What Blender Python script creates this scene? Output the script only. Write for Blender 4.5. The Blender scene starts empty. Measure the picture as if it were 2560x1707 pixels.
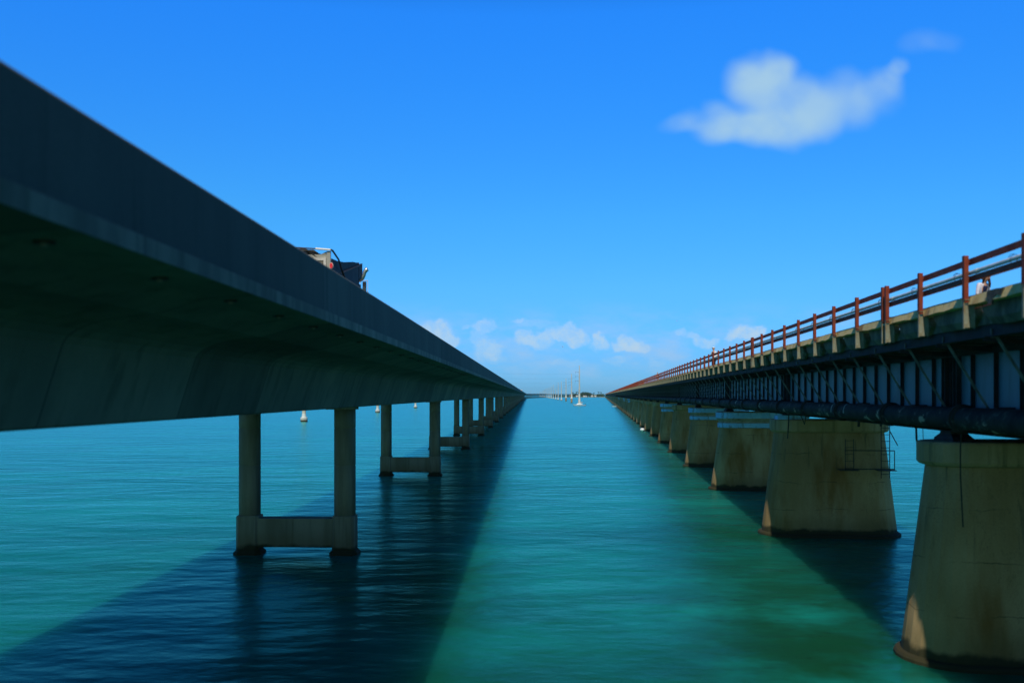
import bpy, bmesh, math, random
from mathutils import Vector, Matrix
random.seed(7)
R = math.radians
sc = bpy.context.scene
col = sc.collection

# ---------------------------------------------------------------- camera
EYE = 7.05                       # height of the lens above the water
cd = bpy.data.cameras.new("camera"); cam = bpy.data.objects.new("camera", cd); col.objects.link(cam)
cam.location = (0, 0, EYE); cam.rotation_euler = (R(90), 0, 0)
cd.sensor_width = 36; cd.lens = 33.76; cd.shift_y = 0.05215
cd.clip_start = 0.1; cd.clip_end = 60000
cd.dof.use_dof = True; cd.dof.focus_distance = 75; cd.dof.aperture_fstop = 0.65
sc.camera = cam

# ---------------------------------------------------------------- world
TO_SUN = Vector((-0.165, -0.82, 1.0)).normalized()
EL = math.asin(TO_SUN.z); AZ = math.atan2(TO_SUN.x, TO_SUN.y)
w = bpy.data.worlds.new("World"); sc.world = w; w.use_nodes = True
nt = w.node_tree; nt.nodes.clear()
class NT:
    def __init__(s, tree): s.t = tree
    def n(s, kind, **kw):
        nd = s.t.nodes.new(kind)
        for k, v in kw.items(): setattr(nd, k, v)
        return nd
    def l(s, a, b): s.t.links.new(a, b)
    def m(s, op, a, b=None, c=None, clamp=False):
        nd = s.t.nodes.new('ShaderNodeMath'); nd.operation = op; nd.use_clamp = clamp
        for i, v in enumerate((a, b, c)):
            if v is None: continue
            if isinstance(v, (int, float)): nd.inputs[i].default_value = v
            else: s.t.links.new(v, nd.inputs[i])
        return nd.outputs[0]
    def mix(s, f, a, b, mode='MIX'):
        nd = s.t.nodes.new('ShaderNodeMix'); nd.data_type = 'RGBA'; nd.blend_type = mode
        nd.clamp_factor = True
        for sock, v in ((nd.inputs[0], f), (nd.inputs[6], a), (nd.inputs[7], b)):
            if isinstance(v, (int, float)): sock.default_value = v
            elif isinstance(v, (tuple, list)): sock.default_value = tuple(v)[:3] + (1,)
            else: s.t.links.new(v, sock)
        return nd.outputs[2]
    def noise(s, vec, scale, detail=3, rough=0.55, dist=0.0):
        nd = s.t.nodes.new('ShaderNodeTexNoise')
        nd.inputs['Scale'].default_value = scale; nd.inputs['Detail'].default_value = detail
        nd.inputs['Roughness'].default_value = rough; nd.inputs['Distortion'].default_value = dist
        if vec is not None: s.t.links.new(vec, nd.inputs['Vector'])
        return nd.outputs[0]
    def mapping(s, vec, scale=(1, 1, 1), loc=(0, 0, 0), rot=(0, 0, 0)):
        nd = s.t.nodes.new('ShaderNodeMapping'); nd.inputs['Scale'].default_value = scale
        nd.inputs['Location'].default_value = loc; nd.inputs['Rotation'].default_value = rot
        s.t.links.new(vec, nd.inputs['Vector']); return nd.outputs[0]
    def step(s, v, a, b):                   # smooth ramp 0..1 between a and b
        nd = s.t.nodes.new('ShaderNodeMapRange'); nd.interpolation_type = 'SMOOTHSTEP'
        s.t.links.new(v, nd.inputs[0]); nd.inputs[1].default_value = a; nd.inputs[2].default_value = b
        return nd.outputs[0]
W = NT(nt)
out = W.n('ShaderNodeOutputWorld'); bg = W.n('ShaderNodeBackground')
sky = W.n('ShaderNodeTexSky', sky_type='NISHITA', sun_disc=False, sun_elevation=EL, sun_rotation=AZ,
          altitude=0, air_density=1.0, dust_density=0.0, ozone_density=4.0)
SKY_STRENGTH = 0.085
sat = W.n('ShaderNodeHueSaturation'); sat.inputs['Saturation'].default_value = 1.25
W.l(sky.outputs[0], sat.inputs['Color'])
skyc = W.mix(1.0, sat.outputs[0], (0.55, 1.05, 1.60), 'MULTIPLY')
tc = W.n('ShaderNodeTexCoord')
sp = W.n('ShaderNodeSeparateXYZ'); W.l(tc.outputs['Generated'], sp.inputs[0])
ramp = W.n('ShaderNodeValToRGB'); ramp.color_ramp.interpolation = 'LINEAR'
stops = [(0.0, (.37, .56, .89)), (.036, (.47, .67, .94)), (.11, (.71, .98, 1.04)), (.18, (.78, 1.19, 1.08)),
         (.256, (.79, 1.32, 1.32)), (.367, (.76, 1.55, 1.68)), (.50, (.34, .72, .80)), (.70, (.11, .30, .38)), (1.0, (.06, .20, .27))]
while len(ramp.color_ramp.elements) < len(stops): ramp.color_ramp.elements.new(.5)
for e_, (p_, c_) in zip(ramp.color_ramp.elements, stops): e_.position = p_; e_.color = tuple(v / 4 for v in c_) + (1,)
W.l(sp.outputs[2], ramp.inputs[0])
skyc = W.mix(1.0, W.mix(1.0, skyc, ramp.outputs[0], 'MULTIPLY'), (4, 4, 4), 'MULTIPLY')
rear = W.step(sp.outputs[1], 0.0, -0.8)     # unseen sky behind the camera, tinted to warm the piers' shade
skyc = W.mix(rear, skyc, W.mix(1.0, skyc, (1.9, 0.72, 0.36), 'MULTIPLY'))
yy = W.m('MAXIMUM', sp.outputs[1], 0.02)
U = W.m('DIVIDE', sp.outputs[0], yy); V = W.m('DIVIDE', sp.outputs[2], yy)
uv = W.n('ShaderNodeCombineXYZ'); W.l(U, uv.inputs[0]); W.l(V, uv.inputs[1])
wob1 = W.m('MULTIPLY', W.m('SUBTRACT', W.noise(uv.outputs[0], 45, 4, 0.6), 0.5), 0.022)
wob2 = W.m('MULTIPLY', W.m('SUBTRACT', W.noise(W.mapping(uv.outputs[0], loc=(3, 7, 1)), 45, 4, 0.6), 0.5), 0.022)
Uw = W.m('ADD', U, wob1); Vw = W.m('ADD', V, wob2)
def puff(u, v, a, b, k, Us, Vs, soft):
    du = W.m('MULTIPLY', W.m('SUBTRACT', Us, (u - 1280) / 2401), 2401 / a)
    dv = W.m('MULTIPLY', W.m('SUBTRACT', Vs, (987 - v) / 2401), 2401 / b)
    d = W.m('SQRT', W.m('ADD', W.m('MULTIPLY', du, du), W.m('MULTIPLY', dv, dv)))
    return W.m('MULTIPLY', W.step(d, 1.0 + soft, 1.0 - soft), k)
def puffs(lst, Us, Vs, soft):
    acc = None
    for p in lst:
        o = puff(*p, Us, Vs, soft)
        acc = o if acc is None else W.m('SUBTRACT', W.m('ADD', acc, o), W.m('MULTIPLY', acc, o))
    return acc
wl1 = W.m('MULTIPLY', W.m('SUBTRACT', W.noise(uv.outputs[0], 18, 2, 0.4), 0.5), 0.028)
wl2 = W.m('MULTIPLY', W.m('SUBTRACT', W.noise(W.mapping(uv.outputs[0], loc=(9, 2, 4)), 18, 2, 0.4), 0.5), 0.028)
Ub = W.m('ADD', U, wl1); Vb = W.m('ADD', V, wl2)
big = puffs([(1875, 196, 50, 40, .9), (1935, 186, 48, 36, .95), (1918, 235, 65, 46, .6), (1960, 250, 75, 50, .6),
             (1880, 318, 90, 38, .9), (1985, 315, 85, 38, .9), (2040, 272, 55, 58, .8), (1800, 330, 50, 32, .55), (1800, 278, 40, 30, .5),
             (2120, 270, 70, 44, .45), (2170, 240, 62, 48, .42), (2115, 210, 42, 34, .30), (2210, 212, 40, 38, .40),
             (2255, 164, 22, 22, .34), (2235, 185, 22, 26, .3), (2300, 105, 34, 24, .13), (2350, 104, 34, 24, .12), (1735, 302, 30, 26, .30), (1700, 308, 40, 22, .28), (1790, 318, 40, 24, .3)],
            Ub, Vb, 0.62)
bign = W.step(W.noise(uv.outputs[0], 22, 3, 0.45), 0.25, 0.62)
big = W.m('MULTIPLY', big, W.m('ADD', W.m('MULTIPLY', bign, 0.32), 0.68))
low = puffs([(1093, 830, 38, 28, .95), (1080, 850, 50, 20, .8), (1129, 856, 20, 18, .8), (1210, 818, 26, 14, .6), (1165, 812, 14, 8, .4), (1216, 872, 34, 22, .65),
             (1195, 845, 24, 18, .45), (1312, 845, 24, 19, .85), (1345, 850, 34, 19, .8), (1295, 802, 16, 6, .5), (1340, 812, 50, 10, .25), (1440, 848, 28, 20, .9), (1404, 832, 34, 16, .75),
             (1418, 820, 20, 14, .6), (1497, 855, 22, 22, .8), (1490, 845, 14, 15, .8), (1565, 855, 20, 18, .95), (1580, 862, 30, 16, .9), (1548, 864, 20, 14, .7), (1608, 872, 20, 11, .6),
             (1703, 828, 20, 11, .5), (1735, 842, 22, 9, .45), (1762, 855, 28, 13, .65), (1872, 828, 34, 18, .95), (1850, 838, 32, 14, .85), (1900, 822, 16, 12, .9), (1825, 846, 20, 8, .5),
             (1540, 905, 26, 11, .35), (1640, 908, 20, 10, .32), (1420, 908, 40, 9, .22), (1230, 895, 40, 10, .2)],
            Uw, Vw, 0.34)
lown = W.step(W.noise(uv.outputs[0], 75, 5, 0.62), 0.3, 0.66)
low = W.m('MULTIPLY', low, W.m('ADD', W.m('MULTIPLY', lown, 0.6), 0.4))
veil = W.m('MULTIPLY', W.m('MULTIPLY', W.step(V, 0.105, 0.05), W.step(V, 0.0, 0.035)), W.m('MULTIPLY', W.step(W.noise(W.mapping(uv.outputs[0], scale=(1, 2.4, 1)), 14, 5, 0.6), 0.36, 0.72), 0.62))
front = W.step(sp.outputs[1], 0.03, 0.1)
K = 1.0 / SKY_STRENGTH
c1 = W.mix(W.m('MULTIPLY', W.m('MULTIPLY', veil, front), 0.9), skyc, (0.42*K, 0.58*K, 0.80*K))
c2 = W.mix(W.m('MULTIPLY', W.m('MULTIPLY', low, front), 0.78), c1, (0.52*K, 0.68*K, 0.80*K))
c3 = W.mix(W.m('MULTIPLY', W.m('MULTIPLY', big, front), 0.82), c2, (0.44*K, 0.66*K, 0.76*K))
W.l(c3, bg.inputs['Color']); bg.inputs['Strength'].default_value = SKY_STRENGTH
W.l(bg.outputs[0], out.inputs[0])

sl = bpy.data.lights.new("sun", 'SUN'); so = bpy.data.objects.new("sun", sl); col.objects.link(so)
sl.energy = 3.6; sl.angle = R(0.5); sl.color = (1.0, 0.93, 0.80)
so.rotation_euler = TO_SUN.to_track_quat('Z', 'Y').to_euler()

sc.view_settings.view_transform = 'Standard'; sc.view_settings.look = 'None'
sc.view_settings.gamma = 1; sc.view_settings.exposure = 0
sc.cycles.max_bounces = 6

# ---------------------------------------------------------------- materials
def mat(name, c1, c2=None, scale=1.0, stretch=(1, 1, 1), rough=0.85, metal=0.0, bump=0.0, stain=None, fine=0.15, spec=0.3, extra=None, coat=0.0, world=False):
    """c1/c2 mixed by noise in object space, an optional stain colour in streaks, fine grain and bump."""
    m = bpy.data.materials.new(name); m.use_nodes = True
    t = m.node_tree; b = t.nodes['Principled BSDF']; N = NT(t)
    b.inputs['Roughness'].default_value = rough; b.inputs['Metallic'].default_value = metal
    b.inputs['Specular IOR Level'].default_value = spec
    b.inputs['Coat Weight'].default_value = coat
    tcn = N.n('ShaderNodeTexCoord'); ob = tcn.outputs['Object']
    if world: ob = N.n('ShaderNodeNewGeometry').outputs['Position']
    mv = N.mapping(ob, scale=stretch)
    base = c1
    if c2:
        base = N.mix(N.step(N.noise(mv, scale, 5, 0.6), 0.35, 0.68), c1, c2)
    if stain:
        sc_, st, amt, scl = stain
        mk = N.step(N.noise(N.mapping(ob, scale=st, loc=(5, 3, 2)), scl, 4, 0.55), 0.5, 0.72)
        base = N.mix(N.m('MULTIPLY', mk, amt), base, sc_)
    if fine:
        g = N.noise(ob, 22, 3, 0.6)
        g = N.m('ADD', N.m('MULTIPLY', N.m('SUBTRACT', g, 0.5), 2 * fine), 1.0)
        cc = N.n('ShaderNodeCombineColor'); [N.l(g, cc.inputs[i]) for i in range(3)]
        base = N.mix(1.0, base, cc.outputs[0], 'MULTIPLY')
    if extra: base = extra(N, base, ob)
    if isinstance(base, tuple): b.inputs['Base Color'].default_value = base[:3] + (1,)
    else: N.l(base, b.inputs['Base Color'])
    if bump:
        bp = N.n('ShaderNodeBump'); bp.inputs['Strength'].default_value = bump; bp.inputs['Distance'].default_value = 0.03
        N.l(N.noise(mv, scale * 4, 5, 0.6), bp.inputs['Height']); N.l(bp.outputs[0], b.inputs['Normal'])
    return m

def world_z(N):
    g = N.n('ShaderNodeNewGeometry'); s = N.n('ShaderNodeSeparateXYZ'); N.l(g.outputs['Position'], s.inputs[0]); return s.outputs[2], g.outputs['Position']
def tide(N, base, ob):                      # marine growth left by the tide near the waterline
    z, pos = world_z(N)
    j = N.m('MULTIPLY', N.m('SUBTRACT', N.noise(pos, 1.6, 3), 0.5), 0.5)
    zz = N.m('ADD', z, j)
    base = N.mix(N.m('MULTIPLY', N.step(zz, 1.3, 0.5), 0.45), base, (0.13, 0.10, 0.035))
    return N.mix(N.step(zz, 0.50, 0.30), base, (0.035, 0.032, 0.012))
def segments(N, base, ob):                  # joints and tone changes between the precast segments
    s = N.n('ShaderNodeSeparateXYZ'); N.l(ob, s.inputs[0])
    q = N.m('DIVIDE', s.outputs[1], 5.49); f = N.m('FRACT', q)
    line = N.m('LESS_THAN', N.m('ABSOLUTE', N.m('SUBTRACT', f, 0.5)), 0.004)
    wn = N.n('ShaderNodeTexWhiteNoise', noise_dimensions='1D'); N.l(N.m('FLOOR', N.m('ADD', q, 0.5)), wn.inputs['W'])
    tone = N.m('ADD', N.m('MULTIPLY', wn.outputs[0], 0.5), 0.75)
    cc = N.n('ShaderNodeCombineColor'); [N.l(tone, cc.inputs[i]) for i in range(3)]
    base = N.mix(1.0, base, cc.outputs[0], 'MULTIPLY')
    return N.mix(N.m('MULTIPLY', line, 0.75), base, (0.02, 0.025, 0.02))
def barrier_joint(N, base, ob):
    s = N.n('ShaderNodeSeparateXYZ'); N.l(ob, s.inputs[0])
    f = N.m('FRACT', N.m('DIVIDE', s.outputs[1], 12.35))
    line = N.m('LESS_THAN', N.m('ABSOLUTE', N.m('SUBTRACT', f, 0.5)), 0.0016)
    wn = N.n('ShaderNodeTexWhiteNoise', noise_dimensions='1D'); N.l(N.m('FLOOR', N.m('ADD', N.m('DIVIDE', s.outputs[1], 12.35), 0.5)), wn.inputs['W'])
    tone = N.m('ADD', N.m('MULTIPLY', wn.outputs[0], 0.35), 0.82)
    cc = N.n('ShaderNodeCombineColor'); [N.l(tone, cc.inputs[i]) for i in range(3)]
    base = N.mix(1.0, base, cc.outputs[0], 'MULTIPLY')
    dr = N.step(N.noise(N.mapping(ob, scale=(1, 3.2, .12)), 1.6, 4, 0.6), 0.60, 0.72)
    base = N.mix(N.m('MULTIPLY', dr, 0.5), base, (0.03, 0.035, 0.03))
    return N.mix(N.m('MULTIPLY', line, 0.6), base, (0.02, 0.025, 0.02))
def kerb_rust(N, base, ob):
    s = N.n('ShaderNodeSeparateXYZ'); N.l(ob, s.inputs[0])
    f = N.m('FRACT', N.m('DIVIDE', N.m('SUBTRACT', s.outputs[1], 26.8), 2.9))
    d = N.m('MINIMUM', f, N.m('SUBTRACT', 1.0, f))
    k = N.m('MULTIPLY', N.step(d, 0.22, 0.02), N.step(N.noise(N.mapping(ob, scale=(1, 1, .2)), 2.5, 4), 0.35, 0.6))
    base = N.mix(N.m('MULTIPLY', k, 0.75), base, (0.30, 0.12, 0.03))
    blk = N.step(N.noise(N.mapping(ob, scale=(1, 1.2, .25), loc=(1, 8, 3)), 3.0, 5), 0.58, 0.7)
    return N.mix(N.m('MULTIPLY', blk, 0.6), base, (0.06, 0.06, 0.045))
def pipe_scuff(N, base, ob):
    k = N.step(N.noise(N.mapping(ob, scale=(1, .55, 1)), 2.6, 6, 0.7), 0.54, 0.66)
    base = N.mix(N.m('MULTIPLY', k, 0.7), base, (0.13, 0.13, 0.11))
    k2 = N.step(N.noise(N.mapping(ob, scale=(1, .5, 1), loc=(4, 4, 4)), 1.9, 4, 0.6), 0.62, 0.68)
    return N.mix(N.m('MULTIPLY', k2, 0.7), base, (0.45, 0.36, 0.26))

def old_pier(N, base, ob):                  # pour lines, cracks, dark drips and patches of repair
    z, pos = world_z(N)
    wz = N.m('ADD', z, N.m('MULTIPLY', N.m('SUBTRACT', N.noise(pos, 1.1, 4), 0.5), 0.35))
    f = N.m('FRACT', N.m('DIVIDE', wz, 1.35)); ln = N.m('MULTIPLY', N.m('LESS_THAN', f, 0.022), N.step(N.noise(pos, 0.9, 3), 0.42, 0.6))
    base = N.mix(N.m('MULTIPLY', ln, 0.65), base, (0.04, 0.035, 0.02))
    cr = N.noise(N.mapping(pos, scale=(1, 1, .45)), 1.7, 6, 0.7); cr = N.step(N.m('ABSOLUTE', N.m('SUBTRACT', cr, 0.5)), 0.012, 0.003)
    base = N.mix(N.m('MULTIPLY', cr, N.m('MULTIPLY', N.step(N.noise(pos, 0.5, 2), 0.45, 0.6), 0.28)), base, (0.03, 0.03, 0.02))
    dr = N.step(N.noise(N.mapping(pos, scale=(4, 4, .16), loc=(3, 1, 0)), 1.1, 5, 0.6), 0.56, 0.68)
    base = N.mix(N.m('MULTIPLY', dr, N.m('MULTIPLY', N.step(z, 1.5, 5.2), 0.7)), base, (0.07, 0.06, 0.035))
    big_ = N.m('ADD', N.m('MULTIPLY', N.noise(pos, 0.16, 2), 0.9), 0.55)
    cc = N.n('ShaderNodeCombineColor'); [N.l(big_, cc.inputs[i]) for i in range(3)]
    base = N.mix(1.0, base, cc.outputs[0], 'MULTIPLY')
    return tide(N, base, ob)
M = {}
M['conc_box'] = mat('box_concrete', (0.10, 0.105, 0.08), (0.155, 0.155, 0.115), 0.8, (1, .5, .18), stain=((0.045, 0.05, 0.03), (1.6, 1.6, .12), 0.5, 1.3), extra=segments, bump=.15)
M['conc_edge'] = mat('edge_concrete', (0.13, 0.135, 0.11), (0.24, 0.24, 0.19), 1.5, (1, 1, .3), stain=((0.09, 0.10, 0.07), (1, 2, .1), 0.7, 2), extra=barrier_joint)
M['conc_bar'] = mat('barrier_concrete', (0.075, 0.085, 0.075), (0.10, 0.11, 0.095), 0.9, (1, .6, .15), stain=((0.05, 0.06, 0.05), (1, 1.2, .15), 0.4, 1.6), extra=barrier_joint, fine=.2)
M['conc_col'] = mat('column_concrete', (0.15, 0.14, 0.10), (0.23, 0.22, 0.17), 1.3, (1, 1, .12), stain=((0.07, 0.07, 0.045), (2, 2, .08), 0.75, 1.6), extra=tide)
M['conc_old'] = mat('old_pier_concrete', (0.28, 0.175, 0.072), (0.39, 0.27, 0.135), 0.7, (1, 1, .35), stain=((0.20, 0.085, 0.012), (1.3, 1.3, .3), 0.85, 0.55), world=True, extra=old_pier, bump=.4, fine=.22)
M['conc_cap'] = mat('old_cap_concrete', (0.30, 0.21, 0.095), (0.40, 0.29, 0.155), 1.2, (1, 1, .3), stain=((0.09, 0.075, 0.035), (2.4, 2.4, .15), 0.8, 1.4), world=True, bump=.4, fine=.22)
M['conc_kerb'] = mat('kerb_concrete', (0.60, 0.43, 0.16), (0.66, 0.53, 0.26), 2.2, (1, 1, .5), extra=kerb_rust, bump=.5, fine=.25)
M['conc_soffit'] = mat('soffit_concrete', (0.08, 0.075, 0.05), (0.20, 0.18, 0.12), 2.0, (1, 1, .6), stain=((0.03, 0.03, 0.02), (1, 1, .5), 0.8, 1.5), bump=.6, fine=.25)
M['rust'] = mat('rusty_red_steel', (0.18, 0.026, 0.013), (0.27, 0.052, 0.02), 3.0, (1, 1, .5), stain=((0.09, 0.03, 0.018), (1, 1, .5), 0.8, 4), rough=.75, bump=.3, fine=.25)
M['conduit'] = mat('white_plastic_pipe', (0.62, 0.66, 0.62), (0.48, 0.50, 0.44), 3, rough=.45, fine=.08)
M['bracket'] = mat('weathered_bracket_paint', (0.22, 0.24, 0.18), (0.18, 0.13, 0.06), 4, (1, 1, .5), rough=.7, stain=((0.4, 0.42, .36), (1, 1, 1), .5, 5))
M['steel_blue'] = mat('blue_grey_girder_paint', (0.06, 0.13, 0.165), (0.085, 0.165, 0.205), 1.1, (1, 1, .25), rough=.5, spec=.5, stain=((0.03, 0.04, 0.035), (1, 1, .2), 0.6, 1.7), fine=.1)
M['steel_dark'] = mat('dark_girder_steel', (0.014, 0.018, 0.022), (0.03, 0.036, 0.04), 2, rough=.7, spec=.15, stain=((0.05, 0.025, 0.015), (1, 1, 1), .7, 2.2))  # shade on stringer and stiffeners put into the colour, with rust stains
M['brace'] = mat('brace_paint', (0.13, 0.18, 0.17), (0.06, 0.08, 0.08), 3, rough=.5, spec=.5)
M['black_pipe'] = mat('black_tar_coated_pipe', (0.010, 0.011, 0.012), (0.032, 0.030, 0.026), 2, rough=.75, spec=.08, extra=pipe_scuff, bump=.5)
M['band'] = mat('band_sky_reflection_blue', (0.16, 0.42, 0.68), (0.22, 0.50, 0.74), 2, (1, 1, .4), rough=.5, stain=((0.10, 0.13, 0.13), (2, 2, .6), .8, 2.2), fine=.12)  # blue of the reflected sky put into the bands' colour
M['conc_band'] = mat('repaired_collar_concrete', (0.27, 0.24, 0.17), (0.36, 0.33, 0.24), 2, stain=((0.10, 0.09, 0.05), (1.4, 1.4, .5), .8, 1.6))
M['conc_pole'] = mat('pale_pole_concrete', (0.52, 0.47, 0.38), (0.62, 0.57, 0.47), .4, (1, 1, .2), rough=.8)
M['pole_base'] = mat('white_pole_foundation', (0.68, 0.70, 0.68), (0.58, 0.60, 0.55), 1, extra=tide)
M['dark_iron'] = mat('dark_iron', (0.02, 0.02, 0.02), (0.05, 0.035, 0.025), 5, rough=.6)
M['rope'] = mat('dark_rope', (0.03, 0.03, 0.025), rough=.95)
M['asphalt'] = mat('asphalt', (0.05, 0.05, 0.05), (0.07, 0.07, 0.065), 3)
M['white_line'] = mat('road_paint', (0.75, 0.75, 0.7), rough=.7)

# ---------------------------------------------------------------- mesh helpers
class MB:
    def __init__(s): s.v = []; s.f = []
    def add(s, vs, fs):
        o = len(s.v); s.v += [tuple(v) for v in vs]; s.f += [tuple(i + o for i in f) for f in fs]; return s
    def box(s, x0, x1, y0, y1, z0, z1):
        return s.add([(x0,y0,z0),(x1,y0,z0),(x1,y1,z0),(x0,y1,z0),(x0,y0,z1),(x1,y0,z1),(x1,y1,z1),(x0,y1,z1)],
                     [(0,3,2,1),(4,5,6,7),(0,1,5,4),(1,2,6,5),(2,3,7,6),(3,0,4,7)])
    def loft(s, rings, cap=True, closed=True):
        n = len(rings[0]); vs = [p for r in rings for p in r]; fs = []
        for k in range(len(rings) - 1):
            for i in range(n if closed else n - 1):
                j = (i + 1) % n
                fs.append((k*n+i, k*n+j, (k+1)*n+j, (k+1)*n+i))
        if cap: fs.append(tuple(range(n))[::-1]); fs.append(tuple((len(rings)-1)*n + i for i in range(n)))
        return s.add(vs, fs)
    def tube(s, pts, rad, n=10, cap=True):
        pts = [Vector(p) for p in pts]; rads = rad if isinstance(rad, (list, tuple)) else [rad] * len(pts)
        rings = []; up = None
        for i, p in enumerate(pts):
            d = (pts[min(i+1, len(pts)-1)] - pts[max(i-1, 0)]).normalized()
            if up is None: up = Vector((0,0,1)) if abs(d.z) < .9 else Vector((1,0,0))
            a = d.cross(up).normalized(); b = a.cross(d).normalized(); up = b
            rings.append([p + (a*math.cos(t) + b*math.sin(t)) * rads[i] for t in [2*math.pi*k/n for k in range(n)]])
        return s.loft(rings, cap)
    def bar(s, p, q, w, h):                 # rectangular bar from p to q
        p = Vector(p); q = Vector(q); d = (q - p).normalized()
        up = Vector((0,0,1)) if abs(d.z) < .95 else Vector((0,1,0))
        a = d.cross(up).normalized() * w/2; b = a.cross(d).normalized() * h/2
        return s.loft([[o-a-b, o+a-b, o+a+b, o-a+b] for o in (p, q)])
    def prism(s, poly, x0, x1, axis='x'):   # polygon in the other two axes, extruded along axis
        def P(t, u, v): return {'x': (t,u,v), 'y': (u,t,v), 'z': (u,v,t)}[axis]
        return s.loft([[P(x0,u,v) for u, v in poly], [P(x1,u,v) for u, v in poly]])
    def mesh(s, name, m, smooth=False):
        me = bpy.data.meshes.new(name); me.from_pydata(s.v, [], s.f); me.update()
        bm = bmesh.new(); bm.from_mesh(me); bmesh.ops.recalc_face_normals(bm, faces=bm.faces); bm.to_mesh(me); bm.free()
        if m: me.materials.append(m)
        if smooth:
            for p in me.polygons: p.use_smooth = True
        return me
    def build(s, name, m, parent=None, loc=(0,0,0), smooth=False, bevel=0):
        return link(name, s.mesh(name, m, smooth), parent, loc, bevel)
def link(name, me, parent=None, loc=(0,0,0), bevel=0):
    o = bpy.data.objects.new(name, me); col.objects.link(o); o.location = loc
    if parent: o.parent = parent
    if bevel:
        b = o.modifiers.new('bevel', 'BEVEL'); b.width = bevel; b.segments = 2; b.limit_method = 'ANGLE'
    return o
def tag(o, label, cat, group=None, kind=None):
    o['label'] = label; o['category'] = cat
    if group: o['group'] = group
    if kind: o['kind'] = kind
    return o
def thing(name, label, cat, loc=(0,0,0), rz=0, group=None):
    o = bpy.data.objects.new(name, None); col.objects.link(o); o.location = loc; o.rotation_euler = (0,0,rz)
    o.empty_display_size = .2
    return tag(o, label, cat, group)

# ---------------------------------------------------------------- water
def water_material():
    m = bpy.data.materials.new('sea_water'); m.use_nodes = True
    t = m.node_tree; b = t.nodes['Principled BSDF']; N = NT(t)
    tcn = N.n('ShaderNodeTexCoord'); ob = tcn.outputs['Object']
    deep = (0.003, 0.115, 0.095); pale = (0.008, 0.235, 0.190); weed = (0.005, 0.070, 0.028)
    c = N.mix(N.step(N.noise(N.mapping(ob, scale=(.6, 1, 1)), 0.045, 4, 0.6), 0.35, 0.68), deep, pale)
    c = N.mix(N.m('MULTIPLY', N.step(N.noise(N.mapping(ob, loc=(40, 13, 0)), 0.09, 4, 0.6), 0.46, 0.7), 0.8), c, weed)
    so_ = N.n('ShaderNodeSeparateXYZ'); N.l(ob, so_.inputs[0])
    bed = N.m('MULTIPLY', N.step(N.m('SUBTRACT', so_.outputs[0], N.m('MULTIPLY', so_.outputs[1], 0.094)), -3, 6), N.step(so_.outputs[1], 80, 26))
    bed = N.m('ADD', N.m('MULTIPLY', bed, 0.75), N.m('MULTIPLY', N.step(so_.outputs[1], 45, 20), 0.25))      # darker and greener near the old piers and towards the camera
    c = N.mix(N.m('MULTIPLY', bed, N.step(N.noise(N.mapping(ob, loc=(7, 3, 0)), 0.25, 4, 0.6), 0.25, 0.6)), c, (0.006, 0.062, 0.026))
    c = N.mix(N.m('MULTIPLY', N.step(so_.outputs[1], 50, 450), 0.8), c, (0.001, 0.225, 0.34))      # bluer base colour further out
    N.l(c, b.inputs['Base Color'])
    b.inputs['Roughness'].default_value = 0.20; b.inputs['IOR'].default_value = 1.15
    b.inputs['Specular IOR Level'].default_value = 0.5; b.inputs['Specular Tint'].default_value = (0.25, 0.85, 0.72, 1)
    b.subsurface_method = 'BURLEY'; b.inputs['Subsurface Weight'].default_value = 0.85; b.inputs['Subsurface Radius'].default_value = (1, 1, 1); b.inputs['Subsurface Scale'].default_value = 3.2
    h1 = N.noise(N.mapping(ob, scale=(0.6, 1, 1), rot=(0, 0, 0.15)), 1.0, 3, 0.6)
    h2 = N.noise(N.mapping(ob, scale=(0.55, 1, 1), rot=(0, 0, -0.2)), 0.30, 3, 0.55)
    h3 = N.noise(N.mapping(ob, scale=(0.25, 1, 1)), 0.03, 3, 0.6)
    h = N.m('ADD', N.m('ADD', N.m('MULTIPLY', h1, 0.11), N.m('MULTIPLY', h2, 0.42)), N.m('MULTIPLY', h3, 0.9))
    bp = N.n('ShaderNodeBump'); bp.inputs['Strength'].default_value = 0.5; bp.inputs['Distance'].default_value = 1.0
    N.l(h, bp.inputs['Height']); N.l(bp.outputs[0], b.inputs['Normal'])
    b.inputs['Specular IOR Level'].default_value = 0.0
    g = N.n('ShaderNodeBsdfGlossy'); g.inputs['Color'].default_value = (0.36, 0.94, 0.76, 1); g.inputs['Roughness'].default_value = 0.26; N.l(bp.outputs[0], g.inputs['Normal'])
    fr_ = N.n('ShaderNodeFresnel'); fr_.inputs['IOR'].default_value = 1.14; N.l(bp.outputs[0], fr_.inputs['Normal'])
    mx = N.n('ShaderNodeMixShader'); N.l(fr_.outputs[0], mx.inputs[0]); N.l(b.outputs[0], mx.inputs[1]); N.l(g.outputs[0], mx.inputs[2])
    N.l(mx.outputs[0], t.nodes['Material Output'].inputs['Surface'])
    return m
mb = MB()
xs = [-30000, -3000, -300, 0, 300, 3000, 30000]; ys = [-300, 0, 300, 3000, 12000, 40000]
mb.add([(x, y, 0) for y in ys for x in xs], [(j*7+i, j*7+i+1, (j+1)*7+i+1, (j+1)*7+i) for j in range(5) for i in range(6)])
wo = mb.build('water', water_material()); wo['kind'] = 'structure'; wo['label'] = 'turquoise sea with small ripples between the two bridges'

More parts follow.
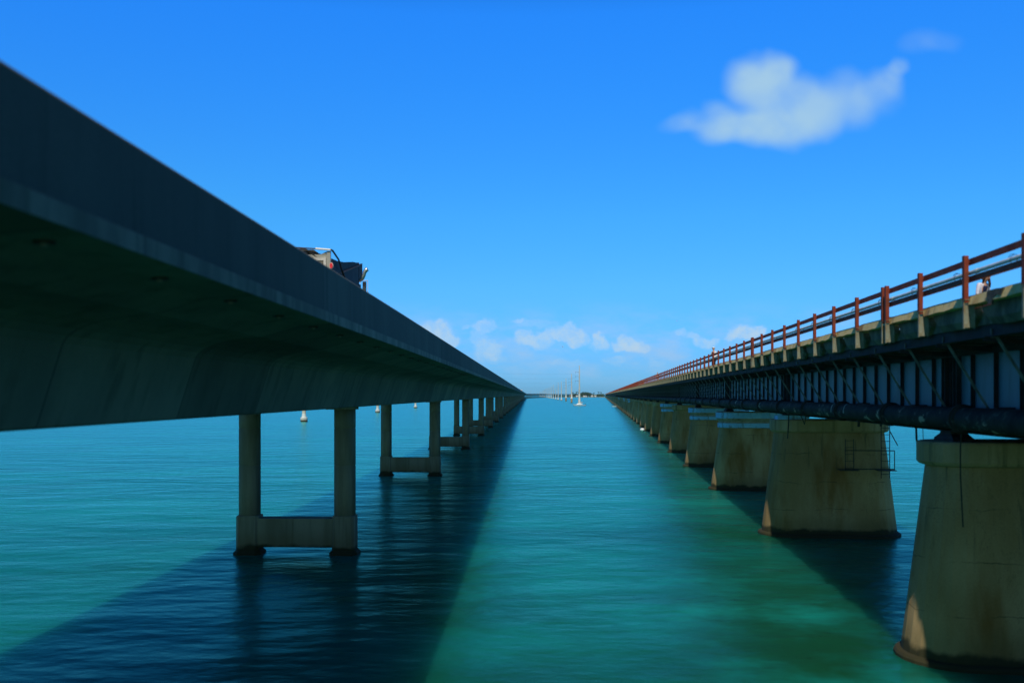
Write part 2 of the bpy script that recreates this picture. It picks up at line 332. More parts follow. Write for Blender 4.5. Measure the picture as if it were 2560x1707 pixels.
# ---------------------------------------------------------------- modern road bridge on the left
AL = math.atan((1321 - 1280) / 2401)
XC = -9.775; DECK = EYE + 1.63
def offs(y):
    if y < 30: return -0.0022 * (30 - y)
    if y < 1900: return 0.0
    return 215 * ((y - 1900) / 1900) ** 1.35
st = [-30, -10, 0, 5, 10, 15, 20, 25, 30, 60, 100, 200, 400, 700, 1000, 1400, 1900] + [1900 + 80 * k for k in range(1, 24)]
def sweep(poly, name, m, parent, stations=st):
    b = MB(); b.loft([[(x + offs(y), y, z) for x, z in poly] for y in stations]); return b.build(name, m, parent)
rb = thing('road_bridge', 'long dark concrete box girder road bridge on twin round columns', 'bridge', rz=-AL)
E = EYE
box = [(-5.85, 1.63), (5.85, 1.63), (5.85, 1.44), (5.2, 1.385)]
for k in range(7):                          # fillet between the overhang and the web
    t = k / 6
    box.append((3.35 + 1.1 * (1-t)**2 - 0.25 * t, 1.16 - 0.42 * t**1.6))
box += [(2.72, -0.46), (2.66, -0.50)]
box += [(-x, z) for x, z in box[::-1][:-2]][0:0]
right = box[1:]
left = [(-x, z) for x, z in right[::-1]]
poly = right + left
poly = [(XC + x, E + z) for x, z in poly]
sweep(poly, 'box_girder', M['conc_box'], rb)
for s in (1, -1):                           # edge strips and traffic barriers
    sweep([(XC + s*x, E + z) for x, z in ((5.853, 1.437), (5.875, 1.437), (5.875, 1.632), (5.853, 1.632))], 'deck_edge', M['conc_edge'], rb)
    sweep([(XC + s*x, E + z) for x, z in ((5.845, 1.634), (5.835, 2.512), (5.795, 2.552), (5.64, 2.552), (5.60, 2.0), (5.42, 1.80), (5.40, 1.634))], 'barrier', M['conc_bar'], rb)
sweep([(XC + x, E + z) for x, z in ((-5.38, 1.634), (5.38, 1.634), (5.38, 1.645), (-5.38, 1.645))], 'road_surface', M['asphalt'], rb)
for x0 in (-3.66, -0.1, 3.58):
    sweep([(XC + x, E + z) for x, z in ((x0, 1.647), (x0+.12, 1.647), (x0+.12, 1.651), (x0, 1.651))], 'lane_line', M['white_line'], rb)
# drains under the overhang
dm = MB(); dm.tube([(0,0,-.05), (0,0,.03)], .035, 12); dme = dm.mesh('drain', M['conc_edge'])
dr = MB(); dr.tube([(0,0,-.02), (0,0,.03)], .10, 12); drme = dr.mesh('drain_collar', M['dark_iron'])
for k in range(24):
    o = link('drain', dme, rb, (-4.42, 3.2 + 2.745 * k, E + 1.398)); c = link('drain_collar', drme, o, (0, 0, 0))
# piers
def octagon(cx, cy, z, hx, hy, ch):
    return [(cx+hx-ch, cy-hy, z), (cx+hx, cy-hy+ch, z), (cx+hx, cy+hy-ch, z), (cx+hx-ch, cy+hy, z),
            (cx-hx+ch, cy+hy, z), (cx-hx, cy+hy-ch, z), (cx-hx, cy-hy+ch, z), (cx-hx+ch, cy-hy, z)]
def circ(cx, cy, z, r, n=28): return [(cx + r*math.cos(2*math.pi*i/n), cy + r*math.sin(2*math.pi*i/n), z) for i in range(n)]
cb = MB(); cb.loft([circ(0,0,1.72,.475), circ(0,0,3.9,.475), circ(0,0,3.91,.466), circ(0,0,3.94,.466), circ(0,0,3.95,.475), circ(0,0,5.55,.475), circ(0,0,5.56,.462), circ(0,0,5.60,.462), circ(0,0,5.61,.475), circ(0,0,6.40,.475)])
cme = cb.mesh('column', M['conc_col'], True)
tb = MB()
tb.box(-2.2, 2.2, -.42, .42, .34, 1.60)
for s in (-1, 1):
    tb.loft([octagon(s*2.13, 0, z, h, h, .12) for z, h in ((.16, .50), (1.68, .495), (1.72, .46))])
    tb.loft([octagon(s*2.13, 0, z, h, h, .2) for z, h in ((-2.0, .63), (.08, .62), (.20, .53))])
tme = tb.mesh('pier', M['conc_col'])
bb = MB(); bb.box(-.75, .52, -.5, .5, 0, .17); bme = bb.mesh('bearing_block', M['conc_col'])
piers_l = [42.6 + 41.15 * k for k in range(-1, 91)]
for y in piers_l:
    p = link('pier', tme, rb, (XC - .515 + offs(y), y, 0)); p.rotation_euler.z = random.uniform(-.01, .01)
    for s in (-1, 1):
        link('column', cme, p, (s*2.13, 0, 0))
        o = link('bearing_block', bme, p, (s*2.13, 0, 6.405)); o.scale.x = s
# ---------------------------------------------------------------- old steel girder bridge on the right
AR = math.atan((1506 - 1280) / 2401)
EX = 7.70                                   # outer face of the kerb
ob_ = thing('old_bridge', 'old steel girder bridge with rusty red railing on tapered concrete piers', 'bridge', rz=-AR)
YF = 2860; BAY = 2.9; Y0 = 26.93
rnd = random.Random(3)
kb = MB()
k = -12
while Y0 + BAY * k < YF:
    a = Y0 + BAY * k
    if k < 120:
        dx = rnd.uniform(-.012, .012); dz = rnd.uniform(-.012, .012)
        n = 6; rings = []
        for i in range(n + 1):
            y = a + .02 + (BAY - .04) * i / n; j = rnd.uniform(-.012, .012); jb = rnd.uniform(-.02, .02)
            rings.append([(EX+dx-.005, y, E+1.90+jb), (EX+.42, y, E+1.90+jb), (EX+.42, y, E+2.11+dz), (EX+dx+.085, y, E+2.11+dz+j*.4), (EX+dx+.045, y, E+2.08+dz+j)])
        kb.loft(rings); k += 1
    else:
        kb.box(EX, EX+.42, a, YF, E+1.90, E+2.11); break
kb.build('kerb', M['conc_kerb'], ob_)
# deck slab (road lower than the kerb) and its haunched outer panels
dk = MB(); dk.box(EX+.45, EX+7.05, -8, YF, E+1.50, E+1.80); dk.box(EX+7.06, EX+7.5, -8, YF, E+1.7, E+2.11)
for k in range(-11, 150):
    a = Y0 + BAY * k + .42; b_ = a + BAY - .62 + rnd.uniform(-.12, .1); h = rnd.uniform(1.42, 1.50)
    rings = []
    n = 8
    for i in range(n + 1):
        t = i / n; e = min(t, 1 - t); r = .22 * max(0, 1 - e / .18) ** 2 + rnd.uniform(0, .02)
        y = a + (b_ - a) * t
        rings.append([(EX+.22, y, E+1.895), (EX+.22, y, E+h+.14+r), (EX+.34, y, E+h+r), (EX+.448, y, E+h+r), (EX+.448, y, E+1.895)])
    dk.loft(rings)
dk.build('deck_slab', M['conc_soffit'], ob_)
# girders
def girder(x, near):
    g = MB()
    g.box(x-.006, x+.006, -8, YF, E-.94, E+1.16)
    g.build('girder', M['steel_blue'], ob_)
    f = MB()
    f.box(x-.2, x+.2, -8, YF, E+1.162, E+1.20); f.box(x-.2, x+.2, -8, YF, E-.98, E-.942)
    f.box(x-.02-.13, x-.008, -8, YF, E+1.02, E+1.16); f.box(x-.03, x-.008, -8, YF, E-.94, E-.78)
    y = Y0 - BAY * 12; i = 0
    while y < YF:
        if y < 900 or i % 2 == 0:
            if near: f.box(x-.10, x-.008, y-.012, y+.012, E-.93, E+1.02); f.box(x-.045, x-.008, y-.06, y+.06, E-.77, E+1.01)
        y += BAY / 2; i += 1
    for k in range(-1, 124):                # heavy end stiffeners over each pier
        yc = Y0 + 8 * BAY * k
        for dy in (-.55, -.3, .3, .55):
            f.box(x-.14, x-.008, yc+dy-.02, yc+dy+.02, E-.935, E+1.015)
    f.build('girder_frame', M['steel_dark'], ob_)
girder(9.45, True); girder(13.45, False)
sr = MB()                                   # outer stringer under the slab edge
sr.box(EX+.50, EX+.53, -8, YF, E+1.26, E+1.495); sr.box(EX+.44, EX+.60, -8, YF, E+1.235, E+1.258)
sr.build('stringer', M['steel_dark'], ob_)
# a brace, floor beam and railing bracket per bay
bm_ = MB(); bm_.bar((8.22, 0, E+1.33), (9.36, 0, E-.55), .035, .055)
bm_.box(8.16, 8.32, -.01, .015, E+1.20, E+1.40)
brme = bm_.mesh('brace', M['brace'])
fb = MB(); fb.prism([(8.03, E+1.232), (8.03, E+1.14), (9.42, E+1.02), (9.42, E+1.158)], .03, .05, 'y')
fb.box(8.03, 13.3, .0, .08, E+1.21, E+1.233) ; fb.box(9.65, 13.25, .02, .05, E+.75, E+1.205)
fbme = fb.mesh('floor_beam', M['steel_dark'])
bk = MB(); bk.box(EX-.10, EX-.075, -.035, .035, E+1.40, E+2.0); bk.box(EX-.075, EX+.12, -.012, .012, E+1.42, E+1.893)
bk.box(EX+.122, EX+.135, -.03, .03, E+1.40, E+1.89); bk.box(EX-.10, EX+.02, -.075, .075, E+2.0, E+2.012)
bkme = bk.mesh('bracket', M['bracket'])
pm = MB(); pm.box(EX-.10, EX-.085, -.066, .066, E+2.014, E+2.94); pm.box(EX-.085, EX-.005, -.058, -.05, E+1.95, E+2.935); pm.box(EX-.085, EX-.005, .05, .058, E+1.95, E+2.935); pm.box(EX-.084, EX-.077, -.05, .05, E+2.93, E+2.938)
for z in (2.44, 2.80): pm.box(EX-.083, EX+.03, -.02, .02, E+z, E+z+.03)
pme = pm.mesh('post', M['rust'])
rail = MB(); rr = random.Random(5)
def railrun(y0, y1, xo, z0, z1, th):
    rail.box(xo, xo+th, y0, y1, z0, z1)
y = Y0 - 12 * BAY
while y < YF - BAY:
    a, b_ = (y + .003, y + BAY - .003) if y < 900 else (y, YF)
    railrun(a, b_, EX+.03, E+2.750, E+2.875, .03); railrun(a, b_, EX+.06, E+2.750, E+2.770, .03)
    railrun(a, b_, EX+.03, E+2.390, E+2.510, .03); railrun(a, b_, EX+.06, E+2.390, E+2.410, .05)
    if y >= 900: break
    y += BAY
railing = rail.build('railing', M['rust'], ob_)
ks = list(range(-9, 990)); cnt = 0
rest_p = MB(); rest_b = MB(); rest_k = MB()
def merge(mbt, me, dy):
    mbt.add([(v.co.x, v.co.y + dy, v.co.z) for v in me.vertices], [tuple(p.vertices) for p in me.polygons])
np_ = 0
for k in ks:
    y = Y0 + BAY * k
    if y > YF - 2: break
    for yy_ in ([y] if k % 8 else [y - .17, y + .17]):
        if np_ < 99:
            link('post', pme, railing, (0, yy_, 0)); link('bracket', bkme, ob_, (0, yy_, 0)); np_ += 1
        else:
            merge(rest_p, pme, yy_); merge(rest_k, bkme, yy_)
    if k + 9 < 99:
        link('brace', brme, ob_, (0, y, 0))
        if k % 8 == 0: pass
        link('floor_beam', fbme, ob_, (0, y, 0))
    elif y < 1500:
        merge(rest_b, brme, y)
o = rest_p.build('post', M['rust'], railing); o['kind'] = 'stuff'
o = rest_k.build('bracket', M['bracket'], ob_); o['kind'] = 'stuff'
o = rest_b.build('brace', M['brace'], ob_); o['kind'] = 'stuff'
# piers
XP = 11.45
def stadium(hl, r, z, n=12):                # long axis along x
    L = hl - r
    return [(L + r*math.cos(t), r*math.sin(t), z) for t in [-math.pi/2 + math.pi*i/n for i in range(n+1)]] + \
           [(-L + r*math.cos(t), r*math.sin(t), z) for t in [math.pi/2 + math.pi*i/n for i in range(n+1)]]
CT = 5.82
def shaft(top):
    s = MB(); n = 9; rings = [stadium(3.52, 1.66, -3.0), stadium(3.52, 1.66, .08), stadium(3.47, 1.60, .14), stadium(3.34, 1.48, .16)]
    for i in range(n + 1):
        t = i / n; rings.append(stadium(3.33 - .62*t, 1.47 - .47*t, .17 + (top - .17)*t))
    s.loft(rings); return s.mesh('pier', M['conc_old'])
sme = shaft(CT - .66); sme2 = shaft(CT - 1.25)
cp = MB(); cp.loft([stadium(2.72, 1.01, CT-.66), stadium(2.86, 1.14, CT-.62), stadium(2.93, 1.2, CT-.54), stadium(2.93, 1.2, CT-.08), stadium(2.90, 1.17, CT-.02), stadium(2.83, 1.1, CT)])
cpme = cp.mesh('pier_cap', M['conc_cap'])
# repaired piers: collar blocks with two steel bands in a reflected-sky blue
cc_ = MB(); cc_.loft([stadium(2.72, 1.01, CT-1.25), stadium(2.80, 1.1, CT-1.2), stadium(2.78, 1.08, CT-.82), stadium(2.74, 1.04, CT-.72), stadium(2.93, 1.22, CT-.58), stadium(2.95, 1.24, CT-.05), stadium(2.85, 1.15, CT)])
ccme = cc_.mesh('pier_cap', M['conc_band'])
def band(z0, z1, hl, r):
    b = MB(); b.loft([stadium(hl-.02, r-.02, z0), stadium(hl, r, z0+.02), stadium(hl, r, z1-.02), stadium(hl-.02, r-.02, z1)]); return b.mesh('steel_band', M['band'])
b1me = band(CT-.50, CT-.08, 2.98, 1.27); b2me = band(CT-1.2, CT-.86, 2.84, 1.14)
sh = MB()                                   # bearing shoe: sloped sides under the girder
sh.loft([[(-.28,-.75,0), (.28,-.75,0), (.28,.75,0), (-.28,.75,0)], [(-.28,-.72,.06), (.28,-.72,.06), (.28,.72,.06), (-.28,.72,.06)],
         [(-.22,-.42,.19), (.22,-.42,.19), (.22,.42,.19), (-.22,.42,.19)], [(-.22,-.42,.245), (.22,-.42,.245), (.22,.42,.245), (-.22,.42,.245)]])
shme = sh.mesh('bearing', M['steel_dark'])
pl = MB(); pl.box(-1.45, .1, -.55, .35, 0, .20); plme = pl.mesh('steel_band', M['band'])
banded = {2, 3, 5, 13, 16, 21}
NP = 99; far = MB(); first_piers = []
for i in range(-1, 122):
    y = Y0 + 8 * BAY * i
    if i < NP - 1:
        bd = i in banded
        p = link('pier', sme2 if bd else sme, ob_, (XP, y, 0)); first_piers.append(p)
        link('pier_cap', ccme if bd else cpme, p)
        if bd: link('steel_band', b1me, p); link('steel_band', b2me, p)
        if i == 1: link('steel_band', plme, p, (-1.25, -.4, CT + .003))
        for gx in (9.45, 13.45): link('bearing', shme, p, (gx - XP, 0, CT + .004))
    else:
        merge(far, sme, 0) if False else far.add([(v.co.x + XP, v.co.y + y, v.co.z) for v in sme.vertices], [tuple(q.vertices) for q in sme.polygons])
        far.add([(v.co.x + XP, v.co.y + y, v.co.z) for v in cpme.vertices], [tuple(q.vertices) for q in cpme.polygons])
o = far.build('pier', M['conc_old'], ob_); o['kind'] = 'stuff'
# access ladder and cage on the second pier
ld = MB(); yq = -1.95
for x in (2.05, 2.45): ld.tube([(x, yq, 3.0), (x, yq, 5.9)], .022, 6)
for i in range(9): ld.tube([(2.05, yq, 3.2 + .32*i), (2.45, yq, 3.2 + .32*i)], .015, 6)
for x in (.35, .75): ld.tube([(x, yq, 3.35), (x, yq, 4.9)], .02, 6)
for i in range(5): ld.tube([(.35, yq, 3.5 + .33*i), (.75, yq, 3.5 + .33*i)], .012, 6)
for z in (3.45, 4.35): ld.tube([(.3, yq-.1, z), (2.65, yq-.1, z)], .026, 6)
ld.tube([(2.45, yq, 5.3), (2.8, yq-.1, 4.6)], .025, 6); ld.tube([(2.65, yq-.1, 3.45), (2.65, yq-.1, 4.35)], .022, 6)
ld.box(.1, 1.0, yq-.15, yq+.6, 3.36, 3.40); ld.box(1.9, 2.75, yq-.15, yq+.6, 3.36, 3.40)
ld.build('access_ladder', M['dark_iron'], first_piers[2])
# hanging ropes
def rope(pts, r=.018, parent=ob_): b = MB(); b.tube(pts, r, 6); return b.build('rope', M['rope'], parent)
rope([(9.05, 25.25, E-.9), (9.07, 25.4, 5.7), (9.08, 25.42, 5.0), (9.10, 25.3, 3.7)])
rope([(9.15, 48.4, E-.9), (9.16, 48.5, 5.7), (9.12, 48.55, 4.9)], .03)
rope([(9.3, 29.6, E-.95), (9.22, 29.3, 5.75), (9.1, 28.6, 5.2)], .03)
rope([(9.3, 29.0, E-.95), (9.33, 29.0, 5.4)], .01)
rope([(9.3, 36.0, E-.95), (9.3, 36.05, E-1.15)], .05); rope([(9.3, 33.2, E-.95), (9.3, 33.22, E-1.05)], .04)
rope([(9.2, 44.6, E-.9), (9.25, 45.2, E-1.35), (9.2, 45.8, E-.95)], .02)
# spalled, stained patch of kerb with a dark strip hanging from it
sp_ = MB(); sp_.loft([[(EX-.012, 19.35+a, E+z) for a, z in p] for p in [[(0, 2.07), (.3, 2.09), (.74, 2.09), (.77, 2.0), (.74, 1.90), (.70, 1.80), (.53, 1.80), (.46, 1.92), (.28, 1.97), (.06, 1.93)]]] +
                  [[(EX+.03, 19.35+a, E+z) for a, z in [(0, 2.07), (.3, 2.09), (.74, 2.09), (.77, 2.0), (.74, 1.90), (.70, 1.80), (.53, 1.80), (.46, 1.92), (.28, 1.97), (.06, 1.93)]]])
sp_.build('broken_edge', mat('dark_broken_concrete', (.05, .05, .04), (.12, .11, .08), 9, bump=.8), ob_)
rb_ = MB(); rb_.tube([(EX-.02, 19.88, E+1.80), (EX-.01, 20.75, E+1.79)], .008, 6); rb_.build('reinforcing_bar', M['rust'], ob_)

# ---------------------------------------------------------------- pipelines fixed to the old bridge
wp = thing('pipeline', 'fat black scuffed water pipeline slung low along the steel girder', 'pipeline', rz=-AR)
b = MB(); PX = 8.98; PZ = E - .60
ys_ = [-6] + [i * 6.0 for i in range(0, 60)] + [400, 600, 1000, 1600, YF]
pts = [(PX, y, PZ) for y in ys_]
b.tube(pts, .29, 24); b.build('pipe', M['black_pipe'], wp, smooth=True)
cu = MB(); cu.loft([[(PX + r*math.cos(t), dy, PZ + r*math.sin(t)) for t in [2*math.pi*i/24 for i in range(24)]] for dy, r in
     ((-.20, .292), (-.18, .325), (-.10, .335), (-.08, .37), (.08, .37), (.10, .335), (.18, .325), (.20, .292))])
cume = cu.mesh('coupling', M['black_pipe'])
for i in range(99): link('coupling', cume, wp, (0, 19.0 + 6.0 * i, 0))
cl = MB(); cl.bar((PX, 0, PZ+.29), (9.42, 0, PZ+.29), .06, .05); cl.bar((PX, 0, PZ-.32), (9.42, 0, PZ-.34), .08, .05); cl.bar((9.40, 0, PZ-.34), (9.40, 0, PZ+.29), .04, .04)
clme = cl.mesh('hanger', M['dark_iron'])
for i in range(60): link('hanger', clme, wp, (0, 17.0 + 6.0 * i, 0))
arc = MB()
for y0 in (37.6, 35.7):                     # two pale scrape marks
    arc.loft([[(PX - (.291+e)*math.cos(t), y0 + .25*math.sin(t)**2 + dy, PZ + (.291+e)*math.sin(t)) for t in [-.2 + 1.4*i/10 for i in range(11)]] for dy, e in ((0,.0), (.03,.006), (.09,.006), (.12,.0))], cap=False, closed=False)
arc.build('scrape_mark', mat('pale_scrape', (.45, .45, .40), (.2, .2, .18), 6), wp)
cv = thing('conduit', 'thin white conduit running along the rusty red bridge railing', 'pipe', rz=-AR)
b = MB(); CX = EX + .05; CZ = E + 2.575
b.tube([(CX, y, CZ) for y in [-6, 10, 17, 20, 23, 30, 40, 60, 100, 300, YF]], .045, 12); b.build('pipe', M['conduit'], cv, smooth=True)
jt = MB(); jt.tube([(CX, -.09, CZ), (CX, .09, CZ)], .052, 12); jme = jt.mesh('joint', M['conduit'])
tie = MB(); tie.tube([(CX + .075*math.cos(t), .02*t, CZ - .01 + .085*math.sin(t)) for t in [2*math.pi*i/14 for i in range(15)]], .006, 5)
tie.tube([(CX-.02, .0, CZ+.08), (CX-.02, .16, CZ+.095), (CX-.02, .28, CZ+.05)], .006, 5); tie.bar((EX+.08, 0, CZ), (EX+.08, 0, CZ-.17), .01, .02)
time_ = tie.mesh('wire_tie', M['dark_iron'])
for i in range(60): link('joint', jme, cv, (0, 14.62 + BAY*2*i + .35, 0)); link('wire_tie', time_, cv, (0, 18.9 + BAY*i, 0))

# ---------------------------------------------------------------- dump truck on the road bridge
M['truck_grey'] = mat('weathered_aluminium_tailgate', (.40, .38, .32), (.30, .28, .23), 2, rough=.5, metal=.2, stain=((.16, .13, .09), (1, 1, .4), .6, 3))
M['truck_trim'] = mat('pale_trim', (.62, .58, .52), (.5, .47, .42), 3, rough=.5)
M['truck_body'] = mat('dark_blue_grey_body', (.018, .02, .028), (.04, .042, .05), 2, rough=.7, spec=.25)
M['tarp'] = mat('black_mesh_tarp', (.015, .016, .016), (.035, .034, .03), 5, (1, 1, 1), bump=.8)
M['chrome'] = mat('chrome', (.9, .88, .82), rough=.32, metal=1.0, fine=0)
M['red_lens'] = mat('red_lens', (.75, .02, .03), rough=.3, fine=0, spec=.6)
M['glass'] = mat('dark_glass', (.03, .05, .06), rough=.06, fine=0, spec=.8)
M['tyre'] = mat('tyre_rubber', (.02, .02, .02), rough=.9)
M['mirror'] = mat('mirror_glass', (.55, .72, .75), rough=.08, metal=.9, fine=0)
a = -AL
def Lb(x, y, z): return (x*math.cos(a) - y*math.sin(a), x*math.sin(a) + y*math.cos(a), z)
RZ = E + 1.645
tk = thing('dump_truck', 'dump truck with grey tailgate, black tarp and curved chrome exhaust driving away on road bridge', 'truck', Lb(-7.85, 32, RZ), a)
# local: x right (+1.25 = side towards the camera), y forward, z up from the road
b = MB()
b.box(1.17, 1.23, .06, 5.4, 1.05, 2.62); b.box(-1.23, -1.17, .06, 5.4, 1.05, 2.62); b.box(-1.17, 1.17, .06, 5.4, 1.0, 1.1)
b.box(-1.23, 1.23, 5.4, 5.46, 1.0, 3.52)
b.prism([(5.46, 3.45), (6.25, 3.60), (6.25, 3.15), (5.95, 2.95), (5.46, 2.9)], 1.17, 1.22); b.prism([(5.46, 3.45), (6.25, 3.60), (6.25, 3.15), (5.95, 2.95), (5.46, 2.9)], -1.22, -1.17)
b.box(-1.17, 1.17, 5.46, 6.24, 3.40, 3.46)
b.loft([[(x, 5.4, 2.62), (x, 5.4, 3.50), (x, 4.2, 3.38), (x, 2.4, 3.12), (x, 1.2, 3.0), (x, .3, 2.95), (x, .3, 2.62)] for x in (1.18, 1.22)])
b.build('dump_bed', M['truck_body'], tk)
rbm = MB()
for i in range(11): rbm.box(1.231, 1.32, .35 + .48*i, .45 + .48*i, 1.1, 2.50 )
rbm.box(1.231, 1.31, .06, 5.4, 2.52, 2.64); rbm.box(1.231, 1.31, .06, 5.4, 1.0, 1.09)
rbm.build('side_rib', M['truck_body'], tk)
tg = MB(); tg.box(-1.05, 1.12, -.02, .05, 1.15, 3.04); tg.build('tailgate', M['truck_grey'], tk)
fr = MB()
for z in (1.25, 2.84): fr.box(-.90, 1.01, -.055, -.021, z, z+.09)
for x in (-.99, 1.01, -.1): fr.box(x, x+.085, -.06, -.022, 1.25, 2.94)
fr.build('tailgate_frame', M['truck_trim'], tk)
ins = MB(); ins.box(.0, 1.0, -.03, -.021, 1.36, 2.83); ins.build('tailgate_recess', mat('shadowed_recess_steel', (.12, .11, .08), (.2, .17, .12), 3), tk)  # flat dark panel, the recess's shade painted into its colour
cps = MB(); cps.prism([(.90, 3.045), (1.10, 3.045), (1.10, 3.14), (1.03, 3.10)], -.03, .05, 'y')
cps.box(1.122, 1.24, -.05, .055, 1.0, 3.15); cps.build('corner_post', M['truck_grey'], tk)
cps = MB(); cps.box(-1.24, -1.11, -.05, .055, 1.0, 3.05); cps.build('corner_post', M['truck_grey'], tk)
lt = MB(); lt.loft([[(1.275 + .05*math.cos(t), y, 2.66 + .095*math.sin(t)) for t in [2*math.pi*i/16 for i in range(16)]] for y in (-.10, -.055)])
lt.build('tail_light', M['red_lens'], tk)
lt = MB(); lt.loft([[(-1.275 + .05*math.cos(t), y, 2.66 + .095*math.sin(t)) for t in [2*math.pi*i/16 for i in range(16)]] for y in (-.10, -.055)])
lt.build('tail_light', M['red_lens'], tk)
lr = MB(); lr.loft([[(1.275 + .065*math.cos(t), y, 2.66 + .115*math.sin(t)) for t in [2*math.pi*i/16 for i in range(16)]] for y in (-.07, -.051)]); lr.build('light_rim', M['truck_trim'], tk)
# tarp sagging over the load
n = 14; mm_ = 8; rt = random.Random(9); vs = []; fs = []
for j in range(mm_ + 1):
    for i in range(n + 1):
        x = -1.16 + 2.32 * i / n; y = .02 + 5.3 * j / mm_
        z = 3.10 + .16 * math.sin(math.pi * i / n) + .02 * math.sin(7*i) + rt.uniform(-.03, .03) - .04 * math.sin(j*2.1)
        if i > n - 3: z -= .10 * (i - n + 3)
        vs.append((x, y, z))
for j in range(mm_):
    for i in range(n): q = j*(n+1)+i; fs.append((q, q+1, q+n+2, q+n+1))
vs2 = vs + [(x, -.02 + rt.uniform(-.02, .02), z - rt.uniform(.1, .3)) for x, y, z in vs[:n+1]]
o_ = len(vs); fs += [(i, o_+i, o_+i+1, i+1) for i in range(n)]
b = MB(); b.add(vs2, fs); to = b.build('tarp', M['tarp'], tk, smooth=True)
sd = to.modifiers.new('thickness', 'SOLIDIFY'); sd.thickness = .03
b = MB(); b.tube([(-1.1, -.12, 3.34), (.78, -.10, 3.22)], .022, 8); b.build('tarp_bar', M['dark_iron'], tk)
b = MB(); b.tube([(.76, -.12, 3.225), (1.25, -.08, 3.19)], .032, 10); b.build('tarp_roller', mat('white_tube', (.75, .75, .70), rough=.4), tk)
b = MB(); b.tube([(1.25, -.08, 3.19), (1.30, .0, 3.18), (1.33, .9, 3.0), (1.33, 1.5, 2.7), (1.33, 2.2, 2.45)], .032, 8); b.tube([(1.30, 1.2, 2.56), (1.30, 2.0, 2.72), (1.30, 5.6, 3.46)], .03, 8); b.build('tarp_arm', M['dark_iron'], tk)
b = MB(); b.tube([(-1.0, .6, 3.1), (-1.0, .62, 3.45)], .008, 5); b.build('aerial', M['dark_iron'], tk)
b = MB(); b.box(-.45, .45, .3, 8.6, .75, .98); b.box(-1.2, 1.2, -.05, .05, .55, .8); b.build('chassis', M['dark_iron'], tk)
b = MB()
b.loft([[(-.85, 6.75, .9), (.85, 6.75, .9), (.85, 6.75, 2.4), (.78, 6.8, 2.55), (-.78, 6.8, 2.55), (-.85, 6.75, 2.4)], [(-.85, 7.9, .9), (.85, 7.9, .9), (.85, 7.75, 2.2), (.75, 7.5, 2.5), (-.75, 7.5, 2.5), (-.85, 7.75, 2.2)]])
b.loft([[(-.9, 7.9, .8), (.9, 7.9, .8), (.85, 7.9, 1.75), (-.85, 7.9, 1.75)], [(-.8, 9.3, .8), (.8, 9.3, .8), (.7, 9.3, 1.55), (-.7, 9.3, 1.55)]])
b.build('cab', M['truck_body'], tk, bevel=.04)
b = MB(); b.box(-.65, .65, 6.73, 6.748, 1.8, 2.3); b.build('window', M['glass'], tk)
b = MB(); b.tube([(.88, 6.62, 1.2), (.88, 6.62, 2.86)], .085, 14); b.build('exhaust_stack', M['dark_iron'], tk)
b = MB(); b.tube([(.88, 6.62, 2.84), (.89, 6.62, 2.90), (.96, 6.62, 2.96), (1.07, 6.62, 2.99), (1.16, 6.62, 3.07), (1.21, 6.62, 3.19), (1.24, 6.62, 3.30), (1.31, 6.62, 3.39), (1.37, 6.62, 3.43)], [.07,.075,.08,.085,.085,.085,.085,.085,.085], 14)
b.build('exhaust_pipe', M['chrome'], tk, smooth=True)
mr = MB(); mr.box(1.05, 1.19, 7.28, 7.36, 2.10, 3.0); mr.build('mirror', M['truck_body'], tk)
b = MB(); b.box(1.065, 1.175, 7.272, 7.279, 2.15, 2.78); b.build('mirror_glass', M['mirror'], tk)
b = MB(); b.tube([(.7, 7.3, 3.06), (1.26, 7.3, 3.04)], .015, 6); b.tube([(1.26, 7.3, 3.04), (1.26, 7.3, 1.9), (.85, 7.3, 1.85)], .012, 6); b.tube([(.98, 7.3, 3.05), (.85, 7.3, 2.4)], .012, 6); b.build('mirror_bracket', M['truck_trim'], tk)
wh = MB(); wh.loft([[(dx, r*math.cos(t), r*math.sin(t)) for t in [2*math.pi*i/24 for i in range(24)]] for dx, r in ((-.14, .42), (-.14, .46), (-.10, .51), (.10, .51), (.14, .46), (.14, .42))]); wme = wh.mesh('wheel', M['tyre'])
hb = MB(); hb.loft([[(dx, r*math.cos(t), r*math.sin(t)) for t in [2*math.pi*i/20 for i in range(20)]] for dx, r in ((-.146, .27), (-.147, .24), (-.10, .12), (.10, .12), (.147, .24), (.146, .27))]); hme = hb.mesh('hub', M['chrome'])
for y in (1.6, 2.9, 8.4):
    for x in (-.98, .98):
        o = link('wheel', wme, tk, (x, y, .515)); link('hub', hme, o)
        if y < 5: o2 = link('wheel', wme, tk, (x*.68, y, .515))
# lorry far along the bridge
lo = thing('box_lorry', 'tiny far off pale lorry on top of the road bridge', 'lorry', Lb(-8.1, 1050, RZ), a)
M['lorry_white'] = mat('pale_lorry_paint', (.62, .55, .52), (.7, .66, .62), .8, rough=.5)
b = MB(); b.box(-1.25, 1.25, 0, 9, 1.1, 4.1); b.build('cargo_box', M['lorry_white'], lo, bevel=.06)
b = MB(); b.loft([[(-1.2, 9.3, .7), (1.2, 9.3, .7), (1.2, 9.3, 3.2), (-1.2, 9.3, 3.2)], [(-1.2, 11.4, .7), (1.2, 11.4, .7), (1.15, 11.0, 3.0), (-1.15, 11.0, 3.0)]]); b.build('cab', M['lorry_white'], lo)
b = MB(); b.box(-.5, .5, .2, 11, .7, .95); b.box(-1.2, 1.2, -.04, -.001, .9, 1.09); b.build('chassis', M['dark_iron'], lo)
for y in (1.4, 2.6, 9.9):
    for x in (-1.05, 1.05): link('wheel', wme, lo, (x, y, .515))

